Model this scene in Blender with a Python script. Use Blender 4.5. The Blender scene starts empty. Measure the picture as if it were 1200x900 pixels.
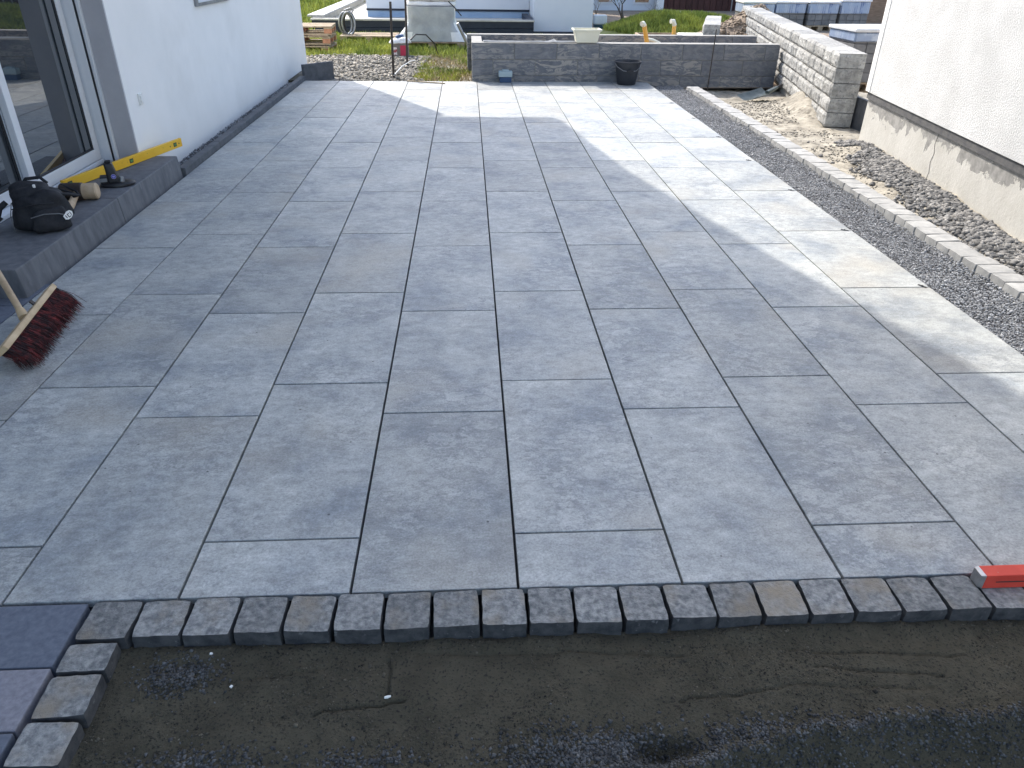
import bpy, bmesh, math, random
import numpy as np
from mathutils import Vector, Matrix

# ------------------------------------------------------------------ camera, sky, sun, exposure
S = bpy.context.scene
COL = S.collection
R = math.radians
PITCH, YAW, ROLL = 0.5304867, 0.060652, 0.0141509
cam_d = bpy.data.cameras.new('camera')
cam_d.sensor_width = 36.0
cam_d.lens = 36.0 * 862.84 / 1200.0
cam_d.clip_start = 0.05
cam_d.clip_end = 2000
cam = bpy.data.objects.new('camera', cam_d)
COL.objects.link(cam)
_fw = Vector((math.sin(YAW) * math.cos(PITCH), math.cos(YAW) * math.cos(PITCH), -math.sin(PITCH)))
_rt = Vector((math.cos(YAW), -math.sin(YAW), 0))
_up = _rt.cross(_fw)
_r2 = math.cos(ROLL) * _rt + math.sin(ROLL) * _up
_u2 = -math.sin(ROLL) * _rt + math.cos(ROLL) * _up
_m = Matrix((_r2, _u2, -_fw)).transposed().to_4x4()
_m.translation = (1.37559, -1.83382, 1.64657)
cam.matrix_world = _m
S.camera = cam

SUN_EL, SUN_AZ = 45.0, -29.0          # azimuth from +Y towards +X
world = bpy.data.worlds.new('World')
S.world = world
world.use_nodes = True
_n = world.node_tree.nodes
sky = _n.new('ShaderNodeTexSky')
sky.sky_type = 'NISHITA'
sky.sun_disc = False
sky.sun_elevation = R(SUN_EL)
sky.sun_rotation = R(SUN_AZ)
sky.air_density = 1.0
sky.dust_density = 2.0
sky.ozone_density = 0.9
world.node_tree.links.new(sky.outputs[0], _n['Background'].inputs[0])
_n['Background'].inputs[1].default_value = 0.15
sun_d = bpy.data.lights.new('sun', 'SUN')
sun_d.energy = 2.0
sun_d.angle = R(0.55)
sun_d.color = (1.0, 0.95, 0.87)
sun = bpy.data.objects.new('sun', sun_d)
COL.objects.link(sun)
_h = (math.sin(R(SUN_AZ)) * math.cos(R(SUN_EL)), math.cos(R(SUN_AZ)) * math.cos(R(SUN_EL)), math.sin(R(SUN_EL)))
sun.rotation_euler = Vector(_h).to_track_quat('Z', 'Y').to_euler()
sun.location = (-6, 14, 12)
S.view_settings.view_transform = 'Standard'
S.view_settings.look = 'None'
S.view_settings.exposure = 1.56
S.view_settings.gamma = 1.0
S.view_settings.use_curve_mapping = False
S.cycles.max_bounces = 6

rng = np.random.default_rng(7)
rnd = random.Random(11)

# ------------------------------------------------------------------ materials
def _mat(name):
    m = bpy.data.materials.new(name)
    m.use_nodes = True
    nt = m.node_tree
    return m, nt, nt.nodes['Principled BSDF']

def N(nt, t, **kw):
    n = nt.nodes.new(t)
    for k, v in kw.items():
        if k.startswith('i_'):
            n.inputs[k[2:].replace('_', ' ')].default_value = v
        else:
            setattr(n, k, v)
    return n

def c4(c):
    if isinstance(c, (int, float)):
        c = (c, c, c)
    return (c[0], c[1], c[2], 1.0)

def coords(nt, stretch=(1, 1, 1), rand=True):
    tc = N(nt, 'ShaderNodeTexCoord')
    mp = N(nt, 'ShaderNodeMapping')
    mp.inputs['Scale'].default_value = stretch
    nt.links.new(tc.outputs['Object'], mp.inputs['Vector'])
    if rand:
        oi = N(nt, 'ShaderNodeObjectInfo')
        mu = N(nt, 'ShaderNodeMath', operation='MULTIPLY')
        mu.inputs[1].default_value = 91.7
        nt.links.new(oi.outputs['Random'], mu.inputs[0])
        nt.links.new(mu.outputs[0], mp.inputs['Location'])
    return mp.outputs[0]

def noise(nt, vec, scale, detail=6, rough=0.6, dist=0.0):
    n = N(nt, 'ShaderNodeTexNoise')
    n.inputs['Scale'].default_value = scale
    n.inputs['Detail'].default_value = detail
    n.inputs['Roughness'].default_value = rough
    n.inputs['Distortion'].default_value = dist
    nt.links.new(vec, n.inputs['Vector'])
    return n.outputs['Fac']

def ramp(nt, fac, stops, interp='LINEAR'):
    r = N(nt, 'ShaderNodeValToRGB')
    r.color_ramp.interpolation = interp
    e = r.color_ramp.elements
    while len(e) < len(stops):
        e.new(0.5)
    for k, (p, c) in enumerate(stops):
        e[k].position = p
        e[k].color = c4(c)
    nt.links.new(fac, r.inputs[0])
    return r.outputs[0]

def mix(nt, a, b, fac, mode='MIX'):
    m = N(nt, 'ShaderNodeMix', data_type='RGBA', blend_type=mode)
    for sock, v in ((m.inputs[0], fac), (m.inputs[6], a), (m.inputs[7], b)):
        if hasattr(v, 'links'):
            nt.links.new(v, sock)
        elif isinstance(v, (int, float)) and sock == m.inputs[0]:
            sock.default_value = v
        else:
            sock.default_value = c4(v)
    return m.outputs[2]

def bump(nt, bsdf, h, strength, dist):
    b = N(nt, 'ShaderNodeBump')
    b.inputs['Strength'].default_value = strength
    b.inputs['Distance'].default_value = dist
    nt.links.new(h, b.inputs['Height'])
    nt.links.new(b.outputs[0], bsdf.inputs['Normal'])

def varied(nt, col, amount, per_island=False):
    """brightness varies a little from piece to piece"""
    if per_island:
        o = N(nt, 'ShaderNodeNewGeometry').outputs['Random Per Island']
    else:
        o = N(nt, 'ShaderNodeObjectInfo').outputs['Random']
    mr = N(nt, 'ShaderNodeMapRange')
    mr.inputs['To Min'].default_value = 1 - amount
    mr.inputs['To Max'].default_value = 1 + amount
    nt.links.new(o, mr.inputs['Value'])
    hs = N(nt, 'ShaderNodeHueSaturation')
    nt.links.new(mr.outputs[0], hs.inputs['Value'])
    nt.links.new(col, hs.inputs['Color'])
    return hs.outputs[0]

def M(name, c1, c2=None, scale=6, mid=(0.35, 0.65), rough=0.8, bmp=0.0, bscale=60, bdist=0.004,
      stretch=(1, 1, 1), rand=True, spots=None, var=0, island=False, metallic=0, spec=0.4, dist=0.0):
    m, nt, b = _mat(name)
    v = coords(nt, stretch, rand)
    if c2 is None:
        c1 = tuple(c1) if not isinstance(c1, (int, float)) else (c1,) * 3
        c2 = tuple(min(1, x * 1.12) for x in c1)
    col = ramp(nt, noise(nt, v, scale, 8, 0.62, dist), [(mid[0], c1), (mid[1], c2)])
    if spots:
        sc, p0, p1, sc_col = spots
        f = ramp(nt, noise(nt, v, sc, 4, 0.6), [(p0, 0.0), (p1, 1.0)])
        col = mix(nt, col, sc_col, f)
    if var:
        col = varied(nt, col, var, island)
    nt.links.new(col, b.inputs['Base Color'])
    b.inputs['Roughness'].default_value = rough
    b.inputs['Metallic'].default_value = metallic
    b.inputs['Specular IOR Level'].default_value = spec
    if bmp:
        bump(nt, b, noise(nt, v, bscale, 6, 0.65), bmp, bdist)
    return m

def make_slab_mat():
    m, nt, b = _mat('slab_stone')
    v = coords(nt)
    vs = coords(nt, (1.0, 1.5, 1.0))
    big = ramp(nt, noise(nt, v, 2.7, 6, 0.60), [(0.33, (0.228, 0.248, 0.262)), (0.50, (0.335, 0.345, 0.335)), (0.67, (0.415, 0.42, 0.395))])
    grain = ramp(nt, noise(nt, vs, 15, 12, 0.78), [(0.34, 0.25), (0.50, 0.50), (0.66, 0.75)])
    col = mix(nt, big, grain, 0.55, 'OVERLAY')
    where = ramp(nt, noise(nt, v, 2.0, 3, 0.5), [(0.44, 0.0), (0.60, 1.0)])
    fn = noise(nt, vs, 8.0, 14, 0.74, 0.25)
    pale = ramp(nt, fn, [(0.545, 0.0), (0.575, 0.7), (0.63, 0.1)])
    dark = ramp(nt, fn, [(0.475, 0.0), (0.51, 0.8), (0.535, 0.0)])
    col = mix(nt, col, (0.47, 0.475, 0.46), mix(nt, 0.0, pale, mix(nt, 0.10, 0.75, where)))
    col = mix(nt, col, (0.155, 0.165, 0.18), mix(nt, 0.0, dark, mix(nt, 0.05, 0.68, where)))
    tint = ramp(nt, noise(nt, v, 1.5, 3, 0.5), [(0.56, 0.0), (0.74, 1.0)])
    col = mix(nt, col, (0.36, 0.33, 0.275), mix(nt, 0.0, tint, 0.6))
    # scattered pin holes
    vo = N(nt, 'ShaderNodeTexVoronoi')
    vo.inputs['Scale'].default_value = 13.0
    nt.links.new(v, vo.inputs['Vector'])
    near = ramp(nt, vo.outputs['Distance'], [(0.045, 1.0), (0.07, 0.0)])
    sc = N(nt, 'ShaderNodeSeparateColor')
    nt.links.new(vo.outputs['Color'], sc.inputs[0])
    some = ramp(nt, sc.outputs[0], [(0.72, 0.0), (0.74, 1.0)])
    hole = mix(nt, 0.0, near, some)
    pit = ramp(nt, noise(nt, v, 95, 3, 0.6), [(0.25, 1.0), (0.29, 0.0)])
    holes = mix(nt, hole, pit, 1.0, 'ADD')
    col = mix(nt, col, (0.055, 0.055, 0.06), mix(nt, 0.0, holes, 0.8))
    fine = ramp(nt, noise(nt, v, 130, 6, 0.8), [(0.34, 0.22), (0.5, 0.5), (0.66, 0.76)])
    col = mix(nt, col, fine, 0.5, 'OVERLAY')
    speck = ramp(nt, noise(nt, v, 70, 5, 0.75), [(0.31, 1.0), (0.38, 0.0)])
    col = mix(nt, col, (0.13, 0.14, 0.15), mix(nt, 0.0, speck, 0.5))
    col = varied(nt, col, 0.11)
    nt.links.new(col, b.inputs['Base Color'])
    rr = ramp(nt, noise(nt, v, 14, 6, 0.7), [(0.3, 0.46), (0.7, 0.66)])
    nt.links.new(rr, b.inputs['Roughness'])
    b.inputs['Specular IOR Level'].default_value = 0.4
    bump(nt, b, mix(nt, noise(nt, vs, 55, 8, 0.75), fn, 0.45), 0.30, 0.004)
    return m

SLAB = make_slab_mat()
BED = M('joint_sand', (0.018, 0.019, 0.022), (0.035, 0.035, 0.036), 40, rough=0.95)
COBBLE = M('granite_cobble', (0.135, 0.14, 0.142), (0.36, 0.355, 0.335), 48, (0.36, 0.66), 0.8, 1.0, 85, 0.009, var=0.2, spots=(5, 0.53, 0.72, (0.27, 0.23, 0.175)))
SETTSIDE = M('shade_darkened_granite', (0.032, 0.034, 0.038), (0.08, 0.08, 0.08), 25, rough=0.9, bmp=0.8, bscale=50, spots=(40, 0.63, 0.70, (0.14, 0.14, 0.14)))  # sett sides: shade on the upright faces put into a darker granite colour
PALECOB = M('pale_granite_sett', (0.27, 0.27, 0.262), (0.38, 0.375, 0.36), 14, rough=0.85, bmp=0.5, bscale=50, var=0.08)
SOIL = M('damp_soil', (0.054, 0.048, 0.031), (0.098, 0.087, 0.059), 9, (0.3, 0.72), 0.95, 1.0, 130, 0.010, spots=(130, 0.55, 0.65, (0.024, 0.021, 0.016)), rand=False)
CLOD = M('soil_crumb', (0.022, 0.020, 0.015), (0.115, 0.102, 0.075), 20, rough=0.95, var=0.5, island=True)
DAMPGRIT = M('damp_dark_chipping', (0.035, 0.036, 0.037), (0.10, 0.102, 0.102), 20, rough=0.8, var=0.6, island=True)
GRIT = M('blue_grey_chipping', (0.225, 0.23, 0.24), (0.35, 0.355, 0.36), 20, rough=0.85, var=0.4, island=True)
GRIT_BASE = M('chipping_bed', (0.035, 0.036, 0.04), (0.08, 0.08, 0.085), 60, rough=0.95)
RUBBLE = M('dark_rubble', (0.10, 0.10, 0.10), (0.24, 0.23, 0.215), 14, rough=0.85, var=0.45, island=True)
ROADSTONE = M('mixed_gravel', (0.17, 0.155, 0.13), (0.36, 0.33, 0.28), 10, rough=0.9, var=0.5, island=True)
SANDY = M('sandy_soil', (0.20, 0.18, 0.145), (0.42, 0.385, 0.315), 5, (0.35, 0.66), 0.95, 0.9, 35, 0.01, spots=(9, 0.56, 0.66, (0.13, 0.115, 0.09)), rand=False)
STEP = M('anthracite_step_stone', (0.095, 0.10, 0.11), (0.15, 0.155, 0.165), 9, rough=0.75, bmp=0.3, bscale=120, bdist=0.002, stretch=(2, 2, 0.6), spots=(14, 0.62, 0.76, (0.19, 0.195, 0.21)))
KERBDARK = M('anthracite_kerb', (0.07, 0.075, 0.083), (0.115, 0.12, 0.13), 12, rough=0.8, bmp=0.25, bscale=100, bdist=0.002)
PAVER = M('blue_grey_paver', (0.085, 0.10, 0.13), (0.15, 0.165, 0.20), 60, (0.3, 0.7), 0.8, 0.5, 160, 0.002, var=0.05)
PAVER2 = M('grey_lilac_paver', (0.17, 0.165, 0.19), (0.27, 0.265, 0.29), 60, (0.3, 0.7), 0.8, 0.5, 160, 0.002)
RENDER = M('smooth_white_render', (0.755, 0.75, 0.725), (0.81, 0.80, 0.775), 1.4, rough=0.9, bmp=0.35, bscale=220, bdist=0.002, rand=False, spots=(1.1, 0.56, 0.8, (0.70, 0.695, 0.67)))
REVEAL = M('grey_reveal_render', (0.42, 0.41, 0.425), (0.48, 0.47, 0.48), 4, rough=0.9, bmp=0.4, bscale=180, bdist=0.002, rand=False)
ROUGHCAST = M('rough_white_plaster', (0.575, 0.575, 0.565), (0.665, 0.665, 0.655), 3, rough=0.95, bmp=0.9, bscale=75, bdist=0.012, rand=False)
MEMBRANE = M('black_membrane', (0.07, 0.07, 0.075), (0.12, 0.118, 0.115), 12, rough=0.8, bmp=0.4)
PVC = M('white_window_plastic', (0.62, 0.64, 0.66), (0.68, 0.69, 0.70), 3, rough=0.35, spec=0.5)
PVCDARK = M('grey_gasket', (0.03, 0.03, 0.033), rough=0.6)
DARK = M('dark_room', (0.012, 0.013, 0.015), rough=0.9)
BLACKP = M('black_plastic', (0.012, 0.012, 0.014), (0.024, 0.024, 0.026), 20, rough=0.42)
BLACKF = M('black_nylon', (0.008, 0.009, 0.012), (0.02, 0.021, 0.025), 40, rough=0.75, bmp=0.35, bscale=300, bdist=0.001)
WOOD = M('pale_wood', (0.42, 0.30, 0.17), (0.58, 0.44, 0.27), 9, rough=0.65, bmp=0.2, bscale=60, stretch=(1, 1, 1), dist=0.4)
HANDLEW = M('broom_handle_wood', (0.34, 0.24, 0.14), (0.47, 0.35, 0.22), 12, rough=0.55)
BRIST = M('dark_red_bristle', (0.035, 0.012, 0.013), (0.30, 0.035, 0.03), 30, (0.45, 0.8), 0.6, var=0.6, island=True)
YELLOW = M('yellow_level_paint', (0.75, 0.42, 0.02), (0.82, 0.50, 0.04), 6, rough=0.4, spots=(40, 0.66, 0.72, (0.30, 0.2, 0.06)))
RED = M('orange_red_paint', (0.60, 0.055, 0.035), (0.70, 0.08, 0.05), 10, rough=0.4, spots=(45, 0.68, 0.74, (0.4, 0.3, 0.28)))
ALU = M('worn_metal', (0.35, 0.34, 0.33), (0.52, 0.51, 0.5), 30, rough=0.45, metallic=0.8)
STEEL = M('dark_rebar', (0.035, 0.03, 0.028), (0.07, 0.055, 0.045), 40, rough=0.7)
GREYMETAL = M('galvanised_metal', (0.22, 0.23, 0.24), (0.33, 0.34, 0.35), 12, rough=0.45, metallic=0.7)
WHITE = M('white_plastic', (0.72, 0.72, 0.69), (0.78, 0.78, 0.75), 6, rough=0.45)
CREAM = M('cream_plastic', (0.70, 0.68, 0.55), (0.76, 0.74, 0.61), 6, rough=0.5)
PALLETW = M('weathered_pallet_wood', (0.25, 0.185, 0.12), (0.42, 0.34, 0.24), 10, rough=0.85, bmp=0.3, bscale=50, var=0.2)
PALLETR = M('reddish_pallet_block', (0.36, 0.16, 0.09), (0.46, 0.23, 0.14), 14, rough=0.85, var=0.12)
TARP = M('silver_grey_foil', (0.28, 0.30, 0.32), (0.40, 0.42, 0.43), 4, rough=0.35, bmp=0.4, bscale=7, bdist=0.03, spec=0.6)
TARPW = M('white_foil', (0.66, 0.66, 0.65), (0.76, 0.76, 0.75), 5, rough=0.45, bmp=0.4, bscale=9, bdist=0.03)
NAVY = M('navy_bitumen_coating', (0.010, 0.016, 0.03), (0.018, 0.027, 0.045), 6, rough=0.5)
CONC = M('pale_concrete', (0.42, 0.40, 0.36), (0.55, 0.53, 0.48), 4, rough=0.9, bmp=0.3)
BLUEBAND = M('pale_blue_insulation', (0.25, 0.36, 0.52), (0.31, 0.42, 0.57), 4, rough=0.7)
FARWHITE = M('neighbour_white_render', (0.60, 0.63, 0.67), (0.65, 0.68, 0.71), 1, rough=0.9, rand=False)
GRASSM = M('grass_blade', (0.11, 0.17, 0.025), (0.45, 0.46, 0.085), 1.3, rough=0.7, var=0.4, island=True)
STRAW = M('dry_grass_blade', (0.33, 0.26, 0.13), (0.45, 0.37, 0.2), 3, rough=0.8, var=0.35, island=True)
LAWN = M('lawn_soil', (0.16, 0.18, 0.04), (0.30, 0.28, 0.10), 3, rough=0.95, bmp=0.5, bscale=20, rand=False)
EARTH = M('brown_earth', (0.20, 0.15, 0.11), (0.36, 0.285, 0.21), 3, rough=0.95, bmp=1.0, bscale=12, bdist=0.05, rand=False)
EARTHCLOD = M('brown_clod', (0.16, 0.12, 0.085), (0.30, 0.235, 0.17), 6, rough=0.95, var=0.3, island=True)
BARNW = M('dark_red_brown_boards', (0.055, 0.022, 0.018), (0.10, 0.042, 0.033), 8, rough=0.8, stretch=(6, 6, 0.6), var=0.15)
BARK = M('dark_bark', (0.06, 0.05, 0.042), (0.12, 0.10, 0.085), 20, rough=0.9)
TWIG = M('brown_twig', (0.16, 0.115, 0.075), (0.24, 0.18, 0.125), 10, rough=0.9, var=0.3, island=True)
PIPE = M('orange_drain_pipe', (0.72, 0.36, 0.06), (0.78, 0.42, 0.09), 6, rough=0.45)
FOILBLUE = None
BUCKET = M('black_bucket_plastic', (0.022, 0.026, 0.035), (0.035, 0.04, 0.05), 8, rough=0.5, spots=(18, 0.66, 0.72, (0.12, 0.12, 0.12)))
SPLIT = M('split_limestone_grey', (0.25, 0.248, 0.235), (0.43, 0.425, 0.40), 12, (0.35, 0.62), 0.95, 1.0, 45, 0.014, spots=(38, 0.56, 0.64, (0.20, 0.20, 0.205)), var=0.17)
SHOVEL = M('grey_green_steel', (0.13, 0.16, 0.16), (0.2, 0.23, 0.225), 14, rough=0.4, metallic=0.5)

def make_wallstone_mat():
    """dark bluish wall block with pale grey cement wiped over it in smears"""
    m, nt, b = _mat('slate_wall_block')
    v = coords(nt)
    vs = coords(nt, (1.0, 1.0, 3.2))
    base = ramp(nt, noise(nt, v, 9, 6, 0.6), [(0.3, (0.115, 0.125, 0.145)), (0.7, (0.195, 0.205, 0.225))])
    sm = ramp(nt, noise(nt, vs, 3.4, 12, 0.72, 2.2), [(0.485, 0.0), (0.53, 1.0)])
    oi = N(nt, 'ShaderNodeObjectInfo')
    amt = ramp(nt, oi.outputs['Random'], [(0.1, 0.25), (0.7, 0.95)])
    f = mix(nt, 0.0, sm, amt)
    col = mix(nt, base, (0.34, 0.325, 0.30), f)
    nt.links.new(col, b.inputs['Base Color'])
    b.inputs['Roughness'].default_value = 0.9
    bump(nt, b, noise(nt, vs, 22, 8, 0.7, 1.0), 0.7, 0.012)
    return m
WALLSTONE = make_wallstone_mat()
MORTAR = M('wall_mortar', (0.27, 0.265, 0.245), (0.36, 0.35, 0.325), 20, rough=0.95)

def make_plinth_mat():
    m, nt, b = _mat('peeling_plinth_paint')
    tc = N(nt, 'ShaderNodeTexCoord')
    v = tc.outputs['Object']
    cream = ramp(nt, noise(nt, v, 3, 8, 0.65), [(0.35, (0.45, 0.435, 0.395)), (0.65, (0.54, 0.525, 0.485))])
    grey = ramp(nt, noise(nt, v, 14, 8, 0.65), [(0.35, (0.20, 0.195, 0.185)), (0.65, (0.34, 0.33, 0.31))])
    sx = N(nt, 'ShaderNodeSeparateXYZ')
    nt.links.new(v, sx.inputs[0])
    # the paint has flaked off along the top of the plinth: more flakes the higher up
    up = N(nt, 'ShaderNodeMapRange')
    up.inputs['From Min'].default_value = 0.16
    up.inputs['From Max'].default_value = 0.42
    up.inputs['To Min'].default_value = -0.16
    up.inputs['To Max'].default_value = 0.26
    nt.links.new(sx.outputs['Z'], up.inputs['Value'])
    add = N(nt, 'ShaderNodeMath', operation='ADD')
    nt.links.new(up.outputs[0], add.inputs[0])
    nt.links.new(noise(nt, v, 4.2, 10, 0.66, 0.6), add.inputs[1])
    fl = ramp(nt, add.outputs[0], [(0.575, 0.0), (0.59, 1.0)])
    col = mix(nt, cream, grey, fl)
    nt.links.new(col, b.inputs['Base Color'])
    b.inputs['Roughness'].default_value = 0.95
    hgt = mix(nt, noise(nt, v, 30, 8, 0.7), 0.0, fl)
    bump(nt, b, hgt, 0.6, 0.008)
    return m
PLINTH = make_plinth_mat()

def make_glass():
    m, nt, b = _mat('window_glass')
    b.inputs['Base Color'].default_value = (0.022, 0.028, 0.034, 1)
    b.inputs['Roughness'].default_value = 0.015
    b.inputs['IOR'].default_value = 2.7
    b.inputs['Specular IOR Level'].default_value = 0.5
    v = coords(nt)
    bump(nt, b, noise(nt, v, 1.1, 1, 0.4), 0.02, 0.02)
    return m
GLASS = make_glass()

def make_print_foil():
    """pale blue wrapping foil with rows of darker printed marks"""
    m, nt, b = _mat('printed_blue_foil')
    v = coords(nt, (1, 1, 1), False)
    br = N(nt, 'ShaderNodeTexBrick')
    br.inputs['Scale'].default_value = 9
    br.inputs['Mortar Size'].default_value = 0.035
    br.inputs['Color1'].default_value = c4((0.07, 0.12, 0.27))
    br.inputs['Color2'].default_value = c4((0.40, 0.46, 0.54))
    br.inputs['Mortar'].default_value = c4((0.50, 0.56, 0.64))
    nt.links.new(v, br.inputs['Vector'])
    nz = ramp(nt, noise(nt, v, 5, 4, 0.6), [(0.42, 0.0), (0.58, 1.0)])
    col = mix(nt, br.outputs['Color'], (0.30, 0.37, 0.49), nz)
    nt.links.new(col, b.inputs['Base Color'])
    b.inputs['Roughness'].default_value = 0.35
    bump(nt, b, noise(nt, v, 8, 4, 0.6), 0.4, 0.03)
    return m
FOILBLUE = make_print_foil()
PACKSTONE = M('packed_grey_paver', (0.14, 0.14, 0.14), (0.21, 0.205, 0.20), 8, rough=0.9, var=0.12)

# ------------------------------------------------------------------ mesh helpers
def link(name, me, mat=None, parent=None, loc=(0, 0, 0), rot=(0, 0, 0)):
    o = bpy.data.objects.new(name, me)
    COL.objects.link(o)
    o.location = loc
    o.rotation_euler = rot
    if mat is not None and me is not None and not me.materials:
        me.materials.append(mat)
    if parent is not None:
        o.parent = parent
    return o

def tag(o, label, cat, group=None):
    o['label'] = label
    o['category'] = cat
    if group:
        o['group'] = group
    return o

def thing(name, label, cat, loc=(0, 0, 0), rotz=0.0, group=None):
    return tag(link(name, None, None, None, loc, (0, 0, rotz)), label, cat, group)

def struct(o):
    o['kind'] = 'structure'
    return o

def stuff(o):
    o['kind'] = 'stuff'
    return o

def box(bm, x0, x1, y0, y1, z0, z1, mtx=None):
    vs = [bm.verts.new((x, y, z)) for x in (x0, x1) for y in (y0, y1) for z in (z0, z1)]
    for f in ((0, 1, 3, 2), (4, 6, 7, 5), (0, 4, 5, 1), (2, 3, 7, 6), (0, 2, 6, 4), (1, 5, 7, 3)):
        bm.faces.new([vs[i] for i in f])
    if mtx is not None:
        bmesh.ops.transform(bm, matrix=mtx, verts=vs)
    return vs

def tube(bm, pts, rad, n=8, cap=True):
    pts = [Vector(p) for p in pts]
    if not hasattr(rad, '__len__'):
        rad = [rad] * len(pts)
    rings = []
    ref = None
    for i, p in enumerate(pts):
        d = (pts[min(i + 1, len(pts) - 1)] - pts[max(i - 1, 0)]).normalized()
        if ref is None:
            ref = d.orthogonal().normalized()
        a = (ref - d * ref.dot(d)).normalized()
        ref = a
        b = d.cross(a)
        rings.append([bm.verts.new(p + rad[i] * (math.cos(2 * math.pi * k / n) * a + math.sin(2 * math.pi * k / n) * b)) for k in range(n)])
    for i in range(len(rings) - 1):
        for k in range(n):
            bm.faces.new((rings[i][k], rings[i][(k + 1) % n], rings[i + 1][(k + 1) % n], rings[i + 1][k]))
    if cap:
        bm.faces.new(rings[0][::-1])
        bm.faces.new(rings[-1])

def lathe(bm, prof, n=24, sx=1, sy=1):
    rings = [[bm.verts.new((r * sx * math.cos(2 * math.pi * k / n), r * sy * math.sin(2 * math.pi * k / n), z)) for k in range(n)] for r, z in prof]
    for i in range(len(rings) - 1):
        for k in range(n):
            bm.faces.new((rings[i][k], rings[i][(k + 1) % n], rings[i + 1][(k + 1) % n], rings[i + 1][k]))
    bm.faces.new(rings[0][::-1])
    bm.faces.new(rings[-1])

def fin(bm, bev=0.0, seg=2, smooth=False, ang=40):
    if bev:
        bmesh.ops.bevel(bm, geom=bm.edges[:], offset=bev, segments=seg, profile=0.6, affect='EDGES')
    bmesh.ops.recalc_face_normals(bm, faces=bm.faces[:])
    me = bpy.data.meshes.new('mesh')
    bm.to_mesh(me)
    bm.free()
    if smooth:
        me.polygons.foreach_set('use_smooth', [True] * len(me.polygons))
        me.set_sharp_from_angle(angle=R(ang))
    return me

def boxm(x0, x1, y0, y1, z0, z1, bev=0.0, seg=1):
    bm = bmesh.new()
    box(bm, x0, x1, y0, y1, z0, z1)
    return fin(bm, bev, seg)

def boxo(name, ext, mat, parent=None, bev=0.0, seg=1):
    return link(name, boxm(*ext, bev=bev, seg=seg), mat, parent)

def tubeo(name, pts, rad, mat, parent=None, n=8):
    bm = bmesh.new()
    tube(bm, pts, rad, n)
    return link(name, fin(bm, smooth=True), mat, parent)

def stone(sx, sy, sz, seed, jit=0.006, cuts=3, rnd_in=0.10, z_from_top=True, facejit=None):
    """rough hewn block: subdivided box, corners knocked in, faces uneven; top at z=0, centred in x,y"""
    r = random.Random(seed)
    bm = bmesh.new()
    bmesh.ops.create_cube(bm, size=2.0)
    bmesh.ops.subdivide_edges(bm, edges=bm.edges[:], cuts=cuts, use_grid_fill=True)
    ph = [r.uniform(0, 6.28) for _ in range(6)]
    skx, sky = r.uniform(-0.03, 0.03), r.uniform(-0.03, 0.03)
    for v in bm.verts:
        x, y, z = v.co
        n_ext = sum(abs(c) > 0.99 for c in (x, y, z))
        k = {1: 0.0, 2: rnd_in * 0.35, 3: rnd_in}.get(n_ext, 0)
        m = min(sx, sy, sz)
        px, py, pz = x * sx / 2, y * sy / 2, (z - 1) * sz / 2
        if abs(x) > 0.99: px -= math.copysign(k * m, x) * (n_ext > 1)
        if abs(y) > 0.99: py -= math.copysign(k * m, y) * (n_ext > 1)
        if z > 0.99: pz -= k * m * 0.6 * (n_ext > 1)
        px += jit * (math.sin(3.1 * y + ph[0]) * 0.25 + r.uniform(-0.6, 0.6)) + skx * py
        py += jit * (math.sin(2.7 * x + ph[1]) * 0.25 + r.uniform(-0.6, 0.6)) + sky * px
        pz += jit * 0.6 * (math.sin(2.3 * x + ph[2]) * 0.5 + math.sin(2.9 * y + ph[3]) * 0.5 + r.uniform(-0.5, 0.5)) * (z > -0.99)
        if facejit and facejit[0](x, y, z):
            ax, amp = facejit[1]
            if ax == 0: px += r.uniform(-amp, amp)
            else: py += r.uniform(-amp, amp)
        v.co = (px, py, pz)
    return fin(bm, smooth=True, ang=32)

# numpy value noise
_perm = rng.random((256, 256))
def vnoise(x, y):
    xi, yi = np.floor(x).astype(int), np.floor(y).astype(int)
    xf, yf = x - xi, y - yi
    xf = xf * xf * (3 - 2 * xf)
    yf = yf * yf * (3 - 2 * yf)
    g = lambda a, b: _perm[a % 256, b % 256]
    return (g(xi, yi) * (1 - xf) + g(xi + 1, yi) * xf) * (1 - yf) + (g(xi, yi + 1) * (1 - xf) + g(xi + 1, yi + 1) * xf) * yf - 0.5

def fbm(x, y, s, o=4):
    t = 0
    a = 1.0
    for k in range(o):
        t = t + a * vnoise(x * s + 17.3 * k, y * s + 5.1 * k)
        s *= 2.03
        a *= 0.5
    return t

def np_mesh(verts, faces):
    """verts (N,3) float, faces (F,k) int"""
    me = bpy.data.meshes.new('mesh')
    F, k = faces.shape
    me.vertices.add(len(verts))
    me.vertices.foreach_set('co', np.ascontiguousarray(verts, dtype=np.float32).ravel())
    me.loops.add(F * k)
    me.loops.foreach_set('vertex_index', np.ascontiguousarray(faces, dtype=np.int32).ravel())
    me.polygons.add(F)
    me.polygons.foreach_set('loop_start', np.arange(0, F * k, k, dtype=np.int32))
    me.polygons.foreach_set('loop_total', np.full(F, k, dtype=np.int32))
    me.update(calc_edges=True)
    return me

def hfield(name, x0, x1, y0, y1, step, fn, mat, parent=None):
    xs = np.arange(x0, x1 + step * 0.5, step)
    ys = np.arange(y0, y1 + step * 0.5, step)
    X, Y = np.meshgrid(xs, ys)
    Z = fn(X, Y) + 0 * X
    V = np.stack([X, Y, Z], -1).reshape(-1, 3)
    nx = len(xs)
    i = np.arange(len(ys) - 1)[:, None] * nx + np.arange(nx - 1)[None]
    i = i.ravel()
    me = np_mesh(V, np.stack([i, i + 1, i + nx + 1, i + nx], -1))
    me.polygons.foreach_set('use_smooth', np.ones(len(i), dtype=bool))
    return link(name, me, mat, parent)

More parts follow.
